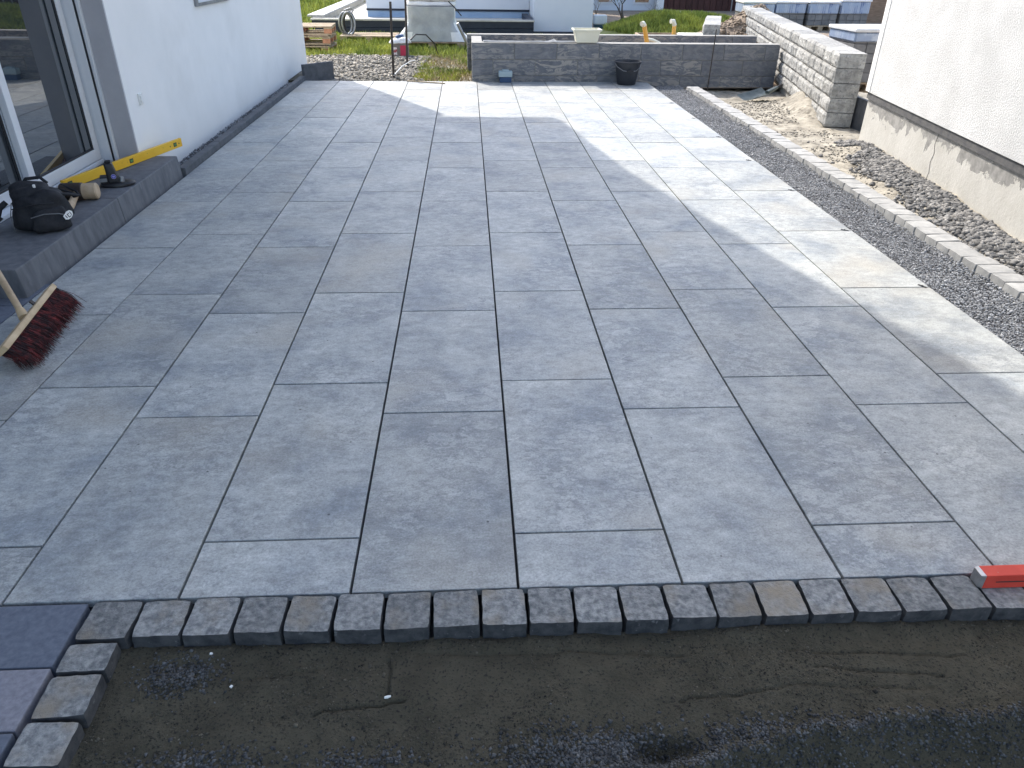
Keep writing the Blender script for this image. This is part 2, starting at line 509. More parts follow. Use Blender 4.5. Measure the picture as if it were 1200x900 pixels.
_OCT = np.array([[1, 0, 0], [-1, 0, 0], [0, 1, 0], [0, -1, 0], [0, 0, 1], [0, 0, -1]], float)
_OF = np.array([[0, 2, 4], [2, 1, 4], [1, 3, 4], [3, 0, 4], [2, 0, 5], [1, 2, 5], [3, 1, 5], [0, 3, 5]])
_CUB = np.array([[x, y, z] for x in (-1, 1) for y in (-1, 1) for z in (-1, 1)], float) * 0.72
_CF = np.array([[0, 1, 3, 2], [4, 6, 7, 5], [0, 4, 5, 1], [2, 3, 7, 6], [0, 2, 6, 4], [1, 5, 7, 3]])
def chips(name, pts, size, mat, parent=None, squash=0.7, blocky=False, jit=0.3):
    base, F0 = (_CUB, _CF) if blocky else (_OCT, _OF)
    n = len(pts)
    nv = len(base)
    V = base[None] * (1 + rng.uniform(-jit, jit, (n, nv, 3)))
    V = V * rng.uniform(0.6, 1.25, (n, 1, 3))
    q = rng.normal(size=(n, 4))
    q /= np.linalg.norm(q, axis=1, keepdims=True)
    w, x, y, z = q.T
    Rm = np.stack([1 - 2 * (y * y + z * z), 2 * (x * y - z * w), 2 * (x * z + y * w), 2 * (x * y + z * w), 1 - 2 * (x * x + z * z), 2 * (y * z - x * w), 2 * (x * z - y * w), 2 * (y * z + x * w), 1 - 2 * (x * x + y * y)], -1).reshape(n, 3, 3)
    V = np.einsum('nij,nkj->nki', Rm, V) * np.asarray(size).reshape(n, 1, 1)
    V[:, :, 2] *= squash
    V += np.asarray(pts)[:, None]
    F = (F0[None] + (np.arange(n) * nv)[:, None, None]).reshape(-1, F0.shape[1])
    return link(name, np_mesh(V.reshape(-1, 3), F), mat, parent)

def blades(name, pts, h, mat, w=0.006, lean=0.5, parent=None):
    n = len(pts)
    a = rng.uniform(0, 6.283, n)
    hh = h * rng.uniform(0.4, 1.2, n)
    ww = w * rng.uniform(0.6, 1.4, n)
    p = np.asarray(pts)
    d = np.stack([np.cos(a), np.sin(a), 0 * a], -1)
    l = rng.normal(size=(n, 3)) * lean
    l[:, 2] = 1
    l = l / np.linalg.norm(l, axis=1, keepdims=True)
    V = np.stack([p - d * ww[:, None], p + d * ww[:, None], p + l * hh[:, None]], 1).reshape(-1, 3)
    return stuff(link(name, np_mesh(V, np.arange(3 * n).reshape(n, 3)), mat, parent))

# ================================================================== THE SETTING
struct(boxo('ground', (-500, 500, -500, 500, -1.2, -0.35), EARTH))
def yard_z(X, Y):
    return -0.06 + 0.03 * fbm(X, Y, 0.5)
struct(hfield('yard', -16, 30, 9.75, 60, 0.4, lambda X, Y: yard_z(X, Y) - 0.02, EARTH))

# ---- patio: bedding sheet with every slab a piece of its own
patio = struct(boxo('patio', (-0.995, 4.02, -0.24, 9.755, -0.20, -0.026), BED))
PX0, PX1, PY0, PY1, GAP = -1.0, 4.03, -0.243, 9.765, 0.0042
_slab_cache = {}
def slab(x0, x1, y0, y1):
    w, l = round(x1 - x0, 3), round(y1 - y0, 3)
    if (w, l) not in _slab_cache:
        bm = bmesh.new()
        box(bm, -w / 2 + GAP, w / 2 - GAP, -l / 2 + GAP, l / 2 - GAP, -0.04, 0)
        top = [e for e in bm.edges if all(v.co.z > -0.001 for v in e.verts)]
        bmesh.ops.bevel(bm, geom=top, offset=0.0022, segments=2, profile=0.5, affect='EDGES')
        _slab_cache[(w, l)] = fin(bm)
    o = link('slab', _slab_cache[(w, l)], SLAB, patio, ((x0 + x1) / 2, (y0 + y1) / 2, rnd.uniform(-0.0012, 0.0012)),
             (rnd.uniform(-0.0007, 0.0007), rnd.uniform(-0.0012, 0.0012), 0))
    return o
for i in range(-2, 8):
    x0 = 0.5 * i
    x1 = 0.5 * (i + 1) if i < 7 else PX1
    cuts = [PY0] + [y for y in np.arange(0.0 if i % 2 else 0.7475, 9.70, 1.0)] + [PY1]
    if i % 2 == 0:
        cuts[-2:] = [PY1] if PY1 - cuts[-2] < 0.12 else cuts[-2:]
    for a, b in zip(cuts[:-1], cuts[1:]):
        slab(x0, x1, float(a), float(b))

# ---- granite sett edging along the front of the patio, turning the corner to the pavers
kerb = struct(boxo('kerb', (0.27, 3.75, -0.37, -0.26, -0.2, -0.075), BED))
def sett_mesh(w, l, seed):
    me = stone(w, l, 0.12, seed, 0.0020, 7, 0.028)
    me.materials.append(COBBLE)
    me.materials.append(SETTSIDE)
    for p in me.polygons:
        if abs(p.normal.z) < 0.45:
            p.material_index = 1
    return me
x = 0.262
k = 0
while x < 3.9:
    w = 0.1372 + rnd.uniform(-0.006, 0.006)
    if k == 0:
        w = 0.148
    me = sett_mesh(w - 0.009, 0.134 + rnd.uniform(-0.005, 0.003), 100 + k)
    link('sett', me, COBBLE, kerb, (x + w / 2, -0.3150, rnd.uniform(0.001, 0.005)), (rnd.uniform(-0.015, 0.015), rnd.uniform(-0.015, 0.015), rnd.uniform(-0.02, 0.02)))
    x += w
    k += 1
for j, (ya, yb) in enumerate(((-0.395, -0.490), (-0.497, -0.625), (-0.633, -0.752), (-0.762, -0.885), (-0.895, -1.02), (-1.03, -1.15))):
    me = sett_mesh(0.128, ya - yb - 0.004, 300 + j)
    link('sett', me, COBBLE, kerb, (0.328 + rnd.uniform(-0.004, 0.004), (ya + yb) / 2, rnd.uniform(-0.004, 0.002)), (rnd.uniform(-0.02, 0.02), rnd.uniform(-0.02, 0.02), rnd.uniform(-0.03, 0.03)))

# ---- blue-grey pavers of the path left of the setts
path = struct(boxo('path', (-2.2, 0.24, -1.6, -0.25, -0.2, -0.03), BED))
rows = [(-0.250, -0.468), (-0.474, -0.655), (-0.661, -0.88), (-0.886, -1.1), (-1.106, -1.32)]
for r, (ya, yb) in enumerate(rows):
    xr = 0.251
    lens = [0.36, 0.30, 0.36, 0.36, 0.36, 0.36] if r % 2 == 0 else [0.5, 0.36, 0.36, 0.36, 0.36]
    for c, L in enumerate(lens):
        o = link('paver', boxm(-L / 2 + 0.003, L / 2 - 0.003, (yb - ya) / 2, (ya - yb) / 2, -0.06, 0, 0.004, 2), PAVER2 if (r + c) % 2 else PAVER, path, (xr - L / 2, (ya + yb) / 2, 0))
        xr -= L
# dark paving between the step block and the house, beside the patio
apron = struct(boxo('apron', (-2.2, -1.006, -0.24, 1.93, -0.2, -0.035), BED))
yy = -0.24
while yy < 1.9:
    for q in range(3):
        xa = -1.008 - 0.4 * q
        link('paver', boxm(xa - 0.396, xa, yy + 0.003, yy + 0.30, -0.06, -0.004, 0.004, 2), PAVER, apron)
    yy += 0.303

# ---- soil strip in the foreground
def soil_z(X, Y):
    z = -0.050 + 0.016 * fbm(X, Y, 2.2, 3) + 0.010 * fbm(X, Y, 9, 3) + 0.006 * fbm(X, Y, 34, 3) + 0.0035 * vnoise(X * 120, Y * 120)
    z += 0.018 * np.exp(-((Y + 0.40) / 0.03) ** 2) * (0.4 + vnoise(X * 5, Y * 0 + 3.3))     # pushed up against the setts
    # ruts and a loose trench towards the camera on the right
    tr = np.interp(X, [1.4, 1.75, 1.9, 2.05, 2.2, 2.4, 2.55, 2.8, 3.6], [-0.88, -0.83, -0.80, -0.775, -0.745, -0.705, -0.70, -0.715, -0.73]) + 0.030 * vnoise(X * 9, 0 * Y) + 0.018 * vnoise(X * 31, Y * 11)
    dep = 1 / (1 + np.exp((Y - tr + 0.03) / 0.018)) * np.clip((X - 1.72) / 0.3, 0, 1)
    z -= 0.10 * dep
    z += 0.020 * np.exp(-((Y - tr - 0.015) / 0.022) ** 2) * np.clip((X - 1.55) / 0.3, 0, 1)
    z -= 0.05 * np.exp(-(((X - 1.83) / 0.07) ** 2 + ((Y + 0.745) / 0.03) ** 2))
    # thin cracks left by a straight edge and by boots
    for (xa, ya, xb, yb, d) in ((0.95, -0.605, 1.18, -0.575, 0.012), (1.13, -0.44, 1.135, -0.56, 0.012), (1.2, -0.43, 1.6, -0.445, 0.006),
                                (1.60, -0.435, 1.95, -0.465, 0.008), (2.25, -0.465, 2.75, -0.50, 0.008), (2.30, -0.52, 2.65, -0.565, 0.009), (2.08, -0.44, 2.085, -0.56, 0.009),
                                (1.9, -0.61, 2.2, -0.585, 0.008), (2.2, -0.58, 2.6, -0.60, 0.006), (0.7, -0.5, 0.95, -0.47, 0.005)):
        L = math.hypot(xb - xa, yb - ya)
        ux, uy = (xb - xa) / L, (yb - ya) / L
        t = (X - xa) * ux + (Y - ya) * uy
        w = 0.010 * vnoise(t * 30, 0 * t + 7.7)
        s = (X - xa) * -uy + (Y - ya) * ux + w
        z -= d * np.exp(-(s / 0.0034) ** 2) * ((t > 0) & (t < L))
    return z
struct(hfield('soil_strip', 0.36, 3.6, -1.0, -0.375, 0.0055, soil_z, SOIL))
struct(hfield('soil_strip', 0.36, 3.6, -2.6, -1.0, 0.03, soil_z, SOIL))
struct(hfield('soil_strip', 3.6, 9.0, -3.2, -0.375, 0.03, lambda X, Y: soil_z(X, Y) - 0.035 * (X > 3.63), SOIL))

def on_soil(n, fx, fy, dz=0.0):
    X, Y = fx(n), fy(n)
    return np.stack([X, Y, soil_z(X, Y) + dz], -1)
U = lambda a, b: (lambda n: rng.uniform(a, b, n))
G_ = lambda m, s: (lambda n: rng.normal(m, s, n))
cr = on_soil(15000, U(0.4, 3.5), U(-0.98, -0.385), 0.0006)
dens = fbm(cr[:, 0], cr[:, 1], 4, 3)
cr = cr[dens > -0.12]
stuff(chips('soil_crumbs', cr, rng.uniform(0.0012, 0.0042, len(cr)) * (1 + (rng.random(len(cr)) > 0.97) * 0.9), CLOD))
pt = [on_soil(650, G_(0.575, 0.055), G_(-0.475, 0.035), 0.001), on_soil(500, G_(0.70, 0.10), G_(-0.73, 0.025), 0.001),
      on_soil(1500, G_(1.66, 0.13), G_(-0.735, 0.034), 0.001), on_soil(900, U(1.45, 2.3), G_(-0.775, 0.022), 0.001),
      on_soil(1900, U(1.95, 3.1), G_(-0.705, 0.022), 0.001), on_soil(2600, U(1.8, 3.3), U(-0.98, -0.72), 0.001), on_soil(300, G_(1.1, 0.08), G_(-0.74, 0.02), 0.001)]
pt = np.concatenate(pt)
pt = pt[(pt[:, 1] < -0.40) & (pt[:, 0] > 0.42)]
stuff(chips('loose_chippings', pt, rng.uniform(0.0022, 0.0068, len(pt)), DAMPGRIT))
for j, (xx, yy, lab) in enumerate(((0.64, -0.415, 'small white chip of stone on soil close to the setts'), (0.72, -0.515, 'bright white stone chip lying on open soil'), (1.137, -0.565, 'white splinter lying in a soil crack'))):
    me = stone(0.008 if j < 2 else 0.006, 0.007 if j < 2 else 0.018, 0.006, 700 + j, 0.001, 1, 0.2)
    tag(link('stone_chip', me, WHITE, None, (xx, yy, float(soil_z(np.array([xx]), np.array([yy]))[0]) + 0.005), (0.2, 0.1, j)), lab, 'stone chip')

# ---- chipping strip between patio and right-hand sett kerb
struct(boxo('gravel_strip', (4.036, 4.50, -0.6, 9.76, -0.3, -0.055), GRIT_BASE))
n = 62000
Y = -0.5 + 10.2 * rng.random(n) ** 1.35
X = rng.uniform(4.038, 4.495, n)
Z = -0.048 + 0.018 * fbm(X, Y, 3.0, 3) + rng.uniform(-0.004, 0.006, n) + 0.02 * np.clip((X - 4.40) / 0.09, 0, 1) ** 2
stuff(chips('grey_chippings', np.stack([X, Y, Z], -1), rng.uniform(0.0036, 0.0075, n) * (1 + 0.7 * (rng.random(n) > 0.9)), GRIT))

kerb2 = struct(boxo('sett_kerb', (4.51, 4.64, -0.5, 9.2, -0.3, -0.05), BED))
yy = -0.4
k = 0
variants = [stone(0.170, 0.1365, 0.15, 500 + v, 0.0024, 3, 0.03) for v in range(9)]
while yy < 9.25:
    link('sett', variants[k % 9], PALECOB, kerb2, (4.575 + rnd.uniform(-0.006, 0.006) + 0.004 * (yy - 4) * 0.5, yy + 0.07, 0.016 + rnd.uniform(-0.003, 0.003)), (rnd.uniform(-0.02, 0.02), rnd.uniform(-0.03, 0.03), rnd.uniform(-0.03, 0.03) + (math.pi if k % 2 else 0)))
    yy += 0.1425
    k += 1

# ---- uneven ground between the sett kerb, the retaining wall and the right-hand house
def house_x(Y):      # line of the right-hand house front
    return 5.422 - (5.945 - Y) * 0.1264
def ret_x(Y):
    return 5.38 + (Y - 6.65) * 0.2038
def side_z(X, Y):
    z = -0.03 + 0.03 * fbm(X, Y, 1.6, 3) + 0.016 * fbm(X, Y, 9, 3)
    far = np.clip((Y - 8.1) / 0.8, 0, 1)
    z = z - 0.09 * far
    d = house_x(Y) - X
    z = z + 0.07 * np.exp(-(np.clip(d - 0.03, 0, 9) / 0.22) ** 2) * np.clip((6.0 - Y) / 0.6, 0, 1)
    dr = ret_x(Y) - X
    fade = np.clip((Y - 6.7) / 0.8, 0, 1) * np.clip((8.7 - Y) / 0.6, 0, 1)
    z = z + 0.15 * np.exp(-(np.clip(dr + 0.02, 0, 9) / 0.20) ** 2) * fade
    z = z + 0.012 * np.sin(14 * Y + 6 * X + 4 * fbm(X, Y, 3, 2)) * np.exp(-(dr / 0.3) ** 2) * fade
    z = z - 0.01 * np.clip((X - 4.64) < 0.1, 0, 1)
    return z
struct(hfield('side_bed', 4.63, 6.6, -1.0, 10.4, 0.022, side_z, SANDY))
n = 9500
Y = -0.4 + 6.5 * rng.random(n) ** 1.15
D = np.abs(rng.normal(0.0, 0.20, n)) + 0.02
X = house_x(Y) - D
ok = (X > 4.70) & (fbm(X, Y, 2.2, 3) + 0.35 - 1.1 * D > -0.05) & (Y < 5.75 + 0.2 * rng.random(n))
Z = side_z(X, Y)
stuff(chips('dark_rubble_stones', np.stack([X, Y, Z + 0.006], -1)[ok], rng.uniform(0.007, 0.026, n)[ok], RUBBLE, None, 0.7, True, 0.35))
n = 5200
Y = rng.uniform(-0.5, 8.9, n)
X = rng.uniform(4.68, 5.6, n)
ok = (fbm(X, Y, 2.4, 3) > -0.02) & (X < np.where(Y < 6.5, house_x(Y), ret_x(Y) - 0.22))
stuff(chips('scattered_grit', np.stack([X, Y, side_z(X, Y) + 0.003], -1)[ok], rng.uniform(0.005, 0.017, n)[ok], ROADSTONE, None, 0.7))

# ---- gravel and grass behind the patio
struct(hfield('gravel_patch', -3.2, 1.42, 9.775, 13.2, 0.06, lambda X, Y: -0.045 + 0.03 * fbm(X, Y, 1.5, 3), ROADSTONE))
n = 9500
Y = rng.uniform(9.79, 13.15, n)
X = rng.uniform(-3.1, 1.40, n)
ok = (X < 0.62 + 0.25 * vnoise(Y * 2, Y * 0)) & ~((X < -0.55) & (Y < 10.5)) & ~((X < -1.25) & (Y < 11.55))
stuff(chips('gravel_stones', np.stack([X, Y, -0.04 + 0.03 * fbm(X, Y, 1.5, 3) + rng.uniform(-0.01, 0.015, n)], -1)[ok], rng.uniform(0.012, 0.036, n)[ok], ROADSTONE, None, 0.65, True, 0.35))
struct(hfield('lawn', -14, 3.2, 13.15, 30, 0.2, lambda X, Y: -0.055 + 0.05 * fbm(X, Y, 0.9, 3), LAWN))
n = 3200
X = rng.uniform(0.55, 1.42, n)
Y = rng.uniform(9.82, 13.2, n)
blades('dry_grass', np.stack([X, Y, -0.05 + 0.0 * X], -1), 0.07, STRAW, 0.010, 0.9)
n = 3600
X = rng.uniform(0.55, 1.42, n)
Y = rng.uniform(9.9, 13.2, n)
ok = fbm(X, Y, 2.0, 3) > -0.05
blades('young_grass', np.stack([X, Y, -0.05 + 0.0 * X], -1)[ok], 0.09, GRASSM, 0.009, 0.6)
n = 26000
X = rng.uniform(-4.5, 1.6, n)
Y = 13.0 + 4.0 * rng.random(n)
blades('lawn_grass', np.stack([X, Y, -0.06 + 0.05 * fbm(X, Y, 0.9, 3)], -1), 0.13, GRASSM, 0.012, 0.5)
n = 16000
X = rng.uniform(-9, -2.1, n)
Y = rng.uniform(17, 29, n)
blades('meadow_grass', np.stack([X, Y, -0.05 + 0 * X], -1), 0.30, GRASSM, 0.03, 0.5)

def mound_z(X, Y):
    a = 0.46 * np.exp(-(((X - 6.0) / 1.25) ** 2 + ((Y - 17.6) / 1.3) ** 2)) + 0.30 * np.exp(-(((X - 7.6) / 1.0) ** 2 + ((Y - 18.0) / 1.2) ** 2))
    return -0.09 + a + 0.10 * a * fbm(X, Y, 3, 3)
struct(hfield('grass_mound', 3.6, 10.2, 14.6, 21.5, 0.10, mound_z, LAWN))
n = 42000
X = rng.normal(6.4, 1.25, n)
Y = rng.normal(17.6, 1.2, n)
ok = mound_z(X, Y) > 0.06
blades('mound_grass', np.stack([X, Y, mound_z(X, Y)], -1)[ok], 0.13, GRASSM, 0.016, 0.55)
def heap_z(X, Y):
    a = 0.88 * np.exp(-(((X - 7.25) / 0.75) ** 2 + ((Y - 14.6) / 0.9) ** 2)) + 0.40 * np.exp(-(((X - 6.2) / 0.6) ** 2 + ((Y - 14.2) / 0.7) ** 2))
    return -0.12 + a + 0.22 * np.clip(a, 0, 0.5) * fbm(X, Y, 2.6, 4)
struct(hfield('earth_heap', 4.9, 9.8, 12.4, 17.2, 0.06, heap_z, EARTH))
n = 1500
X = rng.normal(6.9, 0.7, n)
Y = rng.normal(14.2, 0.6, n)
stuff(chips('earth_clods', np.stack([X, Y, heap_z(X, Y)], -1), rng.uniform(0.01, 0.05, n), EARTHCLOD))

# ================================================================== LEFT HOUSE
WX, CY = -1.28, 11.5
house = thing('house', 'smooth white rendered house with sliding patio door beside the patio', 'house', (0, 0, 0))
bm = bmesh.new()
box(bm, -9.0, WX, 4.36, CY, -0.12, 4.84)              # wall beside the patio
link('wall', fin(bm), RENDER, house)
bm = bmesh.new()
box(bm, -9.0, -1.9, -4.0, 4.355, -0.12, 4.9)           # the part behind the door
box(bm, -1.895, WX, -4.0, 0.9, -0.12, 4.9)
box(bm, -1.895, WX, 0.905, 4.355, 2.45, 4.9)
link('wall', fin(bm), RENDER, house)
link('door_reveal', boxm(-1.43, WX + 0.004, 4.340, 4.359, 0.10, 2.45), REVEAL, house)
# gable top that follows the roof
prof = [(11.35, 4.90), (10.85, 5.08), (9.7, 5.6), (8.6, 6.6), (7.6, 7.85), (5.4, 10.3), (-4.0, 3.8)]  # unseen roof line, shaped to throw the shadow edge across the slabs
bm = bmesh.new()
a = [bm.verts.new((WX, y, z - 0.05)) for y, z in prof] + [bm.verts.new((WX, -4.0, 3.0)), bm.verts.new((WX, 11.34, 4.5))]
b = [bm.verts.new((-9.0, v.co.y, v.co.z)) for v in a]
bm.faces.new(a)
bm.faces.new(b[::-1])
for q in range(len(a)):
    bm.faces.new((a[q], b[q], b[(q + 1) % len(a)], a[(q + 1) % len(a)]))
link('gable', fin(bm), RENDER, house)
bm = bmesh.new()
XV = -0.05
lo = [(bm.verts.new((XV, y, z)), bm.verts.new((-9.6, y, z))) for y, z in prof]
hi = [(bm.verts.new((XV, y, z + 0.22)), bm.verts.new((-9.6, y, z + 0.22))) for y, z in prof]
for q in range(len(prof) - 1):
    bm.faces.new((lo[q][0], lo[q + 1][0], lo[q + 1][1], lo[q][1]))
    bm.faces.new((hi[q][0], hi[q][1], hi[q + 1][1], hi[q + 1][0]))
    bm.faces.new((lo[q][0], hi[q][0], hi[q + 1][0], lo[q + 1][0]))
    bm.faces.new((lo[q][1], lo[q + 1][1], hi[q + 1][1], hi[q][1]))
for e in (0, -1):
    bm.faces.new((lo[e][0], lo[e][1], hi[e][1], hi[e][0]))
link('roof', fin(bm), KERBDARK, house)
# sliding door
DX = -1.56
door = link('sliding_door', None, None, house)
fr = bmesh.new()
box(fr, DX - 0.10, DX + 0.02, 4.318, 4.356, 0.155, 2.40)      # right jamb
box(fr, DX - 0.10, DX + 0.02, 0.92, 4.316, 0.155, 0.185)      # bottom track
box(fr, DX - 0.10, DX + 0.02, 0.92, 4.316, 2.33, 2.40)
box(fr, DX - 0.10, DX + 0.02, 0.92, 0.99, 0.19, 2.32)
link('frame', fin(fr, 0.006), PVC, door)
link('jamb_seal', boxm(DX + 0.085, DX + 0.10, 4.318, 4.352, 0.16, 2.42), PVCDARK, door)
link('jamb_strip', boxm(DX + 0.021, DX + 0.084, 4.312, 4.355, 0.16, 2.42, 0.004), PVC, door)
link('shutter_rail', boxm(DX + 0.101, DX + 0.128, 4.314, 4.355, 0.16, 2.42, 0.004), PVC, door)
def sash(y0, y1, xo, w=0.075):
    bm = bmesh.new()
    z0, z1 = 0.19, 2.33
    box(bm, xo - 0.045, xo, y0, y0 + w, z0, z1)
    box(bm, xo - 0.045, xo, y1 - w, y1, z0, z1)
    box(bm, xo - 0.045, xo, y0 + w, y1 - w, z0, z0 + w * 1.1)
    box(bm, xo - 0.045, xo, y0 + w, y1 - w, z1 - w, z1)
    s = link('sash', fin(bm, 0.005), PVC, door)
    bm = bmesh.new()
    g = 0.012
    for e in ((y0 + w, y0 + w + g, z0 + w * 1.1, z1 - w), (y1 - w - g, y1 - w, z0 + w * 1.1, z1 - w)):
        box(bm, xo - 0.03, xo - 0.008, *e)
    box(bm, xo - 0.03, xo - 0.008, y0 + w + g, y1 - w - g, z0 + w * 1.1, z0 + w * 1.1 + g)
    link('gasket', fin(bm), PVCDARK, door)
    link('pane', boxm(xo - 0.028, xo - 0.016, y0 + w * 0.9, y1 - w * 0.9, z0 + w, z1 - w * 0.9), GLASS, door)
sash(3.26, 4.311, DX + 0.005)
sash(0.995, 3.345, DX - 0.050)
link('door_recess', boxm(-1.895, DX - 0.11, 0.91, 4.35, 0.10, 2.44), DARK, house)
# bits on the wall
o = link('switch_plate', boxm(WX, WX + 0.012, 4.585, 4.665, 0.545, 0.63, 0.003), WHITE, house)
link('switch_rocker', boxm(WX + 0.012, WX + 0.02, 4.60, 4.628, 0.56, 0.615, 0.002), WHITE, o)
o = link('meter_box', boxm(WX, WX + 0.03, 6.38, 7.55, 1.15, 1.85, 0.004), GREYMETAL, house)
link('meter_box_door', boxm(WX + 0.03, WX + 0.036, 6.42, 7.51, 1.18, 1.82, 0.002), FARWHITE, o)

# step blocks by the door
step = thing('door_step', 'low anthracite concrete step below the sliding patio door', 'step', (0, 0, 0))
for ya, yb in ((1.98, 3.307), (3.313, 4.52)):
    bm = bmesh.new()
    vs = box(bm, -1.275 if ya > 3 else -1.54, -1.02, ya, yb, -0.1, 0.157)
    for v in vs:
        if v.co.z > 0 and v.co.x > -1.1:
            v.co.x -= 0.025
    link('step_block', fin(bm, 0.008, 2), STEP, step)
link('sill_block', boxm(-1.60, -1.279, 3.313, 4.337, -0.1, 0.1535, 0.004), STEP, step)
link('sill_block', boxm(-1.60, -1.545, 0.93, 3.307, -0.1, 0.1535, 0.004), STEP, step)

# edging along the wall
edge = struct(boxo('wall_edging', (-1.27, -1.075, 4.53, 9.9, -0.2, -0.045), GRIT_BASE))
yy = 4.525
while yy < 9.85:
    L = min(1.0, 9.86 - yy)
    link('kerb_stone', boxm(-1.072, -1.003, yy + 0.002, yy + L - 0.002, -0.12, 0.055, 0.008, 2), KERBDARK, edge)
    yy += L
bm = bmesh.new()
ang = math.atan2(0.42, 0.34)
mt = Matrix.Translation((-1.03, 9.875, 0)) @ Matrix.Rotation(ang, 4, 'Z')
box(bm, 0.0, 0.56, -0.03, 0.03, -0.12, 0.20, mt)
link('corner_kerb_stone', fin(bm, 0.006), KERBDARK, edge)
bm = bmesh.new()
box(bm, -1.27, -1.06, 9.93, 10.9, -0.15, -0.02)
link('corner_bed', fin(bm), SOIL, edge)
n = 1400
X = rng.uniform(-1.27, -1.08, n); Y = rng.uniform(4.55, 9.85, n)
stuff(chips('edging_grit', np.stack([X, Y, -0.04 + 0 * X], -1), rng.uniform(0.006, 0.016, n), GRIT, edge))

# ================================================================== RIGHT HOUSE (turned about 7 degrees)
ang = math.atan2(5.422 - 5.037, 5.945 - 2.9)
rh = thing('house', 'white roughcast house with peeling cream plinth beside the rubble strip', 'house', (5.422, 5.945, 0), -ang)
link('wall', boxm(0.0, 7.0, -9.0, 0.0, 0.47, 6.0), ROUGHCAST, rh)
link('corner_strip', boxm(-0.006, 0.0, -0.10, 0.003, 0.475, 6.0), RENDER, rh)
link('damp_course', boxm(0.012, 6.9, -8.95, -0.02, 0.405, 0.468), MEMBRANE, rh)
link('plinth', boxm(0.03, 6.9, -8.9, -0.03, -0.3, 0.403), PLINTH, rh)
bm = bmesh.new()
pz = [(-1.72, 0.40), (-1.70, 0.31), (-1.735, 0.24), (-1.71, 0.17), (-1.74, 0.09), (-1.725, 0.03)]
for q in range(len(pz) - 1):
    (ya, za), (yb, zb) = pz[q], pz[q + 1]
    w = 0.0035
    vs = [bm.verts.new(p) for p in ((0.0285, ya - w, za), (0.0285, ya + w, za), (0.0285, yb + w, zb), (0.0285, yb - w, zb))]
    bm.faces.new(vs)
link('crack', fin(bm), BED, rh)
# dark downpipe base plate behind the retaining wall end
tag(boxo('shutter_board', (5.70, 5.735, 6.35, 6.98, -0.2, 0.30), KERBDARK), 'dark board standing between stone retaining wall and house corner', 'board')

# ================================================================== RETAINING WALL of split blocks
ra = math.atan2(7.0 - 5.38, 14.6 - 6.65)
rw = thing('retaining_wall', 'tall retaining wall of pale grey split-faced blocks in five courses', 'wall', (5.38, 6.65, 0), -ra)
H5 = 0.150
def split_block(L, T, H, seed, end=False):
    r = random.Random(seed)
    bm = bmesh.new()
    nl, nh = max(3, int(L / 0.045)), 4
    bmesh.ops.create_cube(bm, size=1.0)
    bmesh.ops.transform(bm, matrix=Matrix.Diagonal((T, L, H, 1)), verts=bm.verts[:])
    ey = [e for e in bm.edges if abs(e.verts[0].co.y - e.verts[1].co.y) > L * 0.5]
    bmesh.ops.subdivide_edges(bm, edges=ey, cuts=nl, use_grid_fill=True)
    ez = [e for e in bm.edges if abs(e.verts[0].co.z - e.verts[1].co.z) > H * 0.5]
    bmesh.ops.subdivide_edges(bm, edges=ez, cuts=nh, use_grid_fill=True)
    for v in bm.verts:
        if v.co.x < -T * 0.49:
            edge = abs(v.co.z) > H * 0.49 or abs(v.co.y) > L * 0.49
            v.co.x += r.uniform(0.016, 0.022) if edge else r.uniform(-0.007, 0.006)
        v.co.z += r.uniform(-0.0015, 0.0015)
        if v.co.y < -L * 0.49 and end:
            v.co.y += r.uniform(-0.004, 0.004)
    return fin(bm)
sd = 0
for c in range(5):
    y = 0.0
    first = True
    while y < 8.4:
        L = rnd.choice((0.30, 0.38, 0.46, 0.54)) if y > 0 else rnd.choice((0.30, 0.38, 0.45))
        z0 = -0.02 + c * (H5 + 0.004)
        if c < 4 and y > 4.5 and c < 2:
            y += L
            continue
        T = 0.30
        me = split_block(L - 0.009, T, H5 - 0.003, 900 + sd, first)
        link('block', me, SPLIT, rw, (T / 2 + 0.012 * c * 0 + rnd.uniform(-0.004, 0.004), y + L / 2, z0 + H5 / 2))
        y += L
        first = False
        sd += 1
link('core', boxm(0.06, 0.27, 0.08, 8.3, -0.2, 0.73), MORTAR, rw)
# lower continuation beyond the raised bed
rw2 = thing('retaining_wall', 'low pale block wall beyond the raised bed next to the earth heap', 'wall', (5.52, 12.3, 0), -ra - 0.1)
for c in range(4):
    y = 0
    while y < 2.1 - 0.01:
        L = 0.30
        link('block', split_block(L - 0.004, 0.28, 0.16, 1500 + sd), SPLIT, rw2, (0.14, y + L / 2 - 0.8, 0.0 + c * 0.164 + 0.08))
        y += L
        sd += 1

# ================================================================== RAISED BED WALLS
def course_wall(name, label, loc, rotz, length, depth, heights, L, z0=-0.08):
    w = thing(name, label, 'wall', loc, rotz)
    link('core', boxm(0.012, length - 0.012, 0.012, depth - 0.012, z0, z0 + sum(heights) - 0.012), MORTAR, w)
    z = z0
    cache = {}
    for c, h in enumerate(heights):
        x = -L * (0.5 if (len(heights) - c) % 2 == 0 else 0.0)
        while x < length - 0.01:
            xa, xb = max(x, 0), min(x + L, length)
            key = (round(xb - xa, 3), h)
            if key not in cache:
                bm = bmesh.new()
                l = xb - xa
                box(bm, -l / 2 + 0.004, l / 2 - 0.004, -depth / 2, depth / 2, -h / 2 + 0.003, h / 2 - 0.003)
                cache[key] = fin(bm, 0.006, 2)
            link('block', cache[key], WALLSTONE, w, ((xa + xb) / 2, depth / 2 + rnd.uniform(-0.004, 0.004), z + h / 2))
            x += L
        z += h
    link('capping', boxm(0.002, length - 0.002, 0.004, depth - 0.004, z, z + 0.006), MORTAR, w)
    return w
